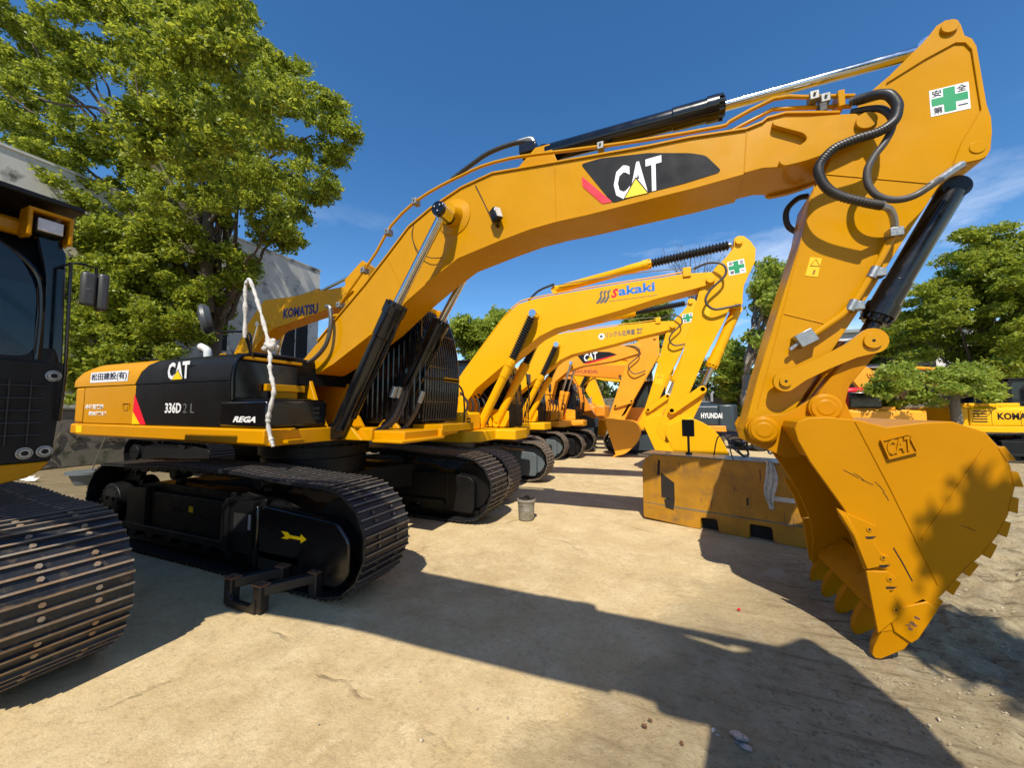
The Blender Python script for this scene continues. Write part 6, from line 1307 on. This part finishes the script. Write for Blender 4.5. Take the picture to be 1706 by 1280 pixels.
tree('pruned_tree', 'tree with a thick knobbly trunk and clumped leaves left of the big stick', gpt(1242,20), 3.6, blob(1262,1322,430,540,20,22,.45,.75,36,2)+blob(1250,1300,545,600,20,6,.35,.5,37), 12000, .13, LF2, r0=.26, seed=37, bark='bark2')
tree('roadside_tree', 'young green tree behind the mesh fence beside the big stick', gpt(1240,23), 1.6, blob(1205,1262,565,690,23,30,.4,.7,38), 11000, .14, LF2, r0=.12, seed=39, group='trees beyond the yard')
tree('roadside_tree', 'leafy green tree low behind the yellow boom and slate grey body', gpt(1180,26), 1.6, blob(1150,1230,590,700,27,18,.5,.8,41), 7000, .17, LF3, r0=.12, seed=40, group='trees beyond the yard')
bg_ = blob(1555,1760,395,600,24,90,.6,1.15,42,3)+blob(1480,1590,470,600,25,32,.5,.9,43,2)+blob(1590,1760,370,450,24,34,.4,.8,44,2)+blob(1640,1790,400,640,21,50,.5,.9,58,2)+blob(1560,1720,520,640,25,40,.5,.9,57,2)
tree('spreading_tree', 'broad spreading tree with several trunks at the right edge', gpt(1640,24), 1.5, bg_, 125000, .105, LF, r0=.30, seed=45, nlimb=26, flat=.6)
tree('roadside_tree', 'green tree between the big stick and the spreading tree', gpt(1500,30), 2.4, blob(1450,1560,520,615,30,40,.6,1.0,46,2), 16000, .18, LF, r0=.2, seed=47, group='trees beyond the yard', flat=.6)
tree('topped_tree', 'short thick pale trunk with a flat mop of leaves before the KOMATSU machine', gpt(1592,13), 2.2, blob(1552,1660,606,652,13,44,.10,.24,48,2.2)+blob(1625,1670,635,672,13,14,.08,.2,49)+blob(1545,1570,625,680,13,8,.07,.15,59), 10000, .075, LF2, bark='bark2', r0=.17, seed=49, nlimb=8)
tree('topped_tree', 'short tree with a dense drooping mop of leaves behind the bucket', gpt(1502,14), 2.0, blob(1455,1548,612,675,14,46,.10,.26,50,2)+blob(1462,1500,650,700,14,12,.08,.18,56), 10000, .08, LF2, bark='bark2', r0=.15, seed=51, nlimb=8)
tree('roadside_tree', 'dark green tree filling the background behind the pale shed', gpt(1560,36), 2, blob(1400,1720,570,660,36,60,.9,1.4,52,4), 20000, .24, LF3, r0=.25, seed=53, group='trees beyond the yard')
tree('roadside_tree', 'distant green tree far down the yard behind the parked machines', gpt(1000,40), 2, blob(930,1070,600,680,42,34,.8,1.3,54,3), 10000, .26, LF3, r0=.25, seed=55, group='trees beyond the yard')
# bare tree
rt = thing('bare_tree', 'leafless twiggy tree against the sky above the Sakaki boom', 'tree', gpt(1165,30)); mb = MB(); rn = np.random.default_rng(60); z0 = Vector(rt.location)
t0 = at(1165,520,30)-z0; limb(mb, (0,0,0), t0, .14, .10, rn, wob=.05)
for k in range(26):
    e = at(1165+rn.normal(0,42), 405+abs(rn.normal(0,30)), 30+rn.normal(0,.6)) - z0; P = limb(mb, t0, e, .04, .012, rn)
    for j in range(5): q = P[rn.integers(4, len(P)-1)]; limb(mb, q, q+Vector(rn.normal(0,.5,3))+Vector((0,0,.35)), .010, .005, rn, 3)
mb.build('branches', M['bark'], rt)
# a tree standing behind the photographer whose leaves dapple the bucket
def sunward(x, y, z, t): return (x + S.x*t, y + S.y*t, z + S.z*t)
cr_ = []; rn = np.random.default_rng(70)
for (x, y, z, n, sp) in ((7.05,-.68,.75,9,.30),(7.35,-.3,0,20,.55),(7.5,-.9,0,12,.5),(8.6,-.6,0,30,.8)):
    for k in range(n): p = sunward(x+rn.normal(0,sp*.6), y+rn.normal(0,sp*.4), z+rn.normal(0,sp*.4), 7.2+rn.normal(0,.8)); cr_.append((*p, rn.uniform(.12,.3)))
tree('garden_tree', 'leafy tree standing behind the photographer, shading the bucket', (11.0,-7.5,0), 4.2, cr_, 9000, .08, LF2, r0=.2, seed=71)
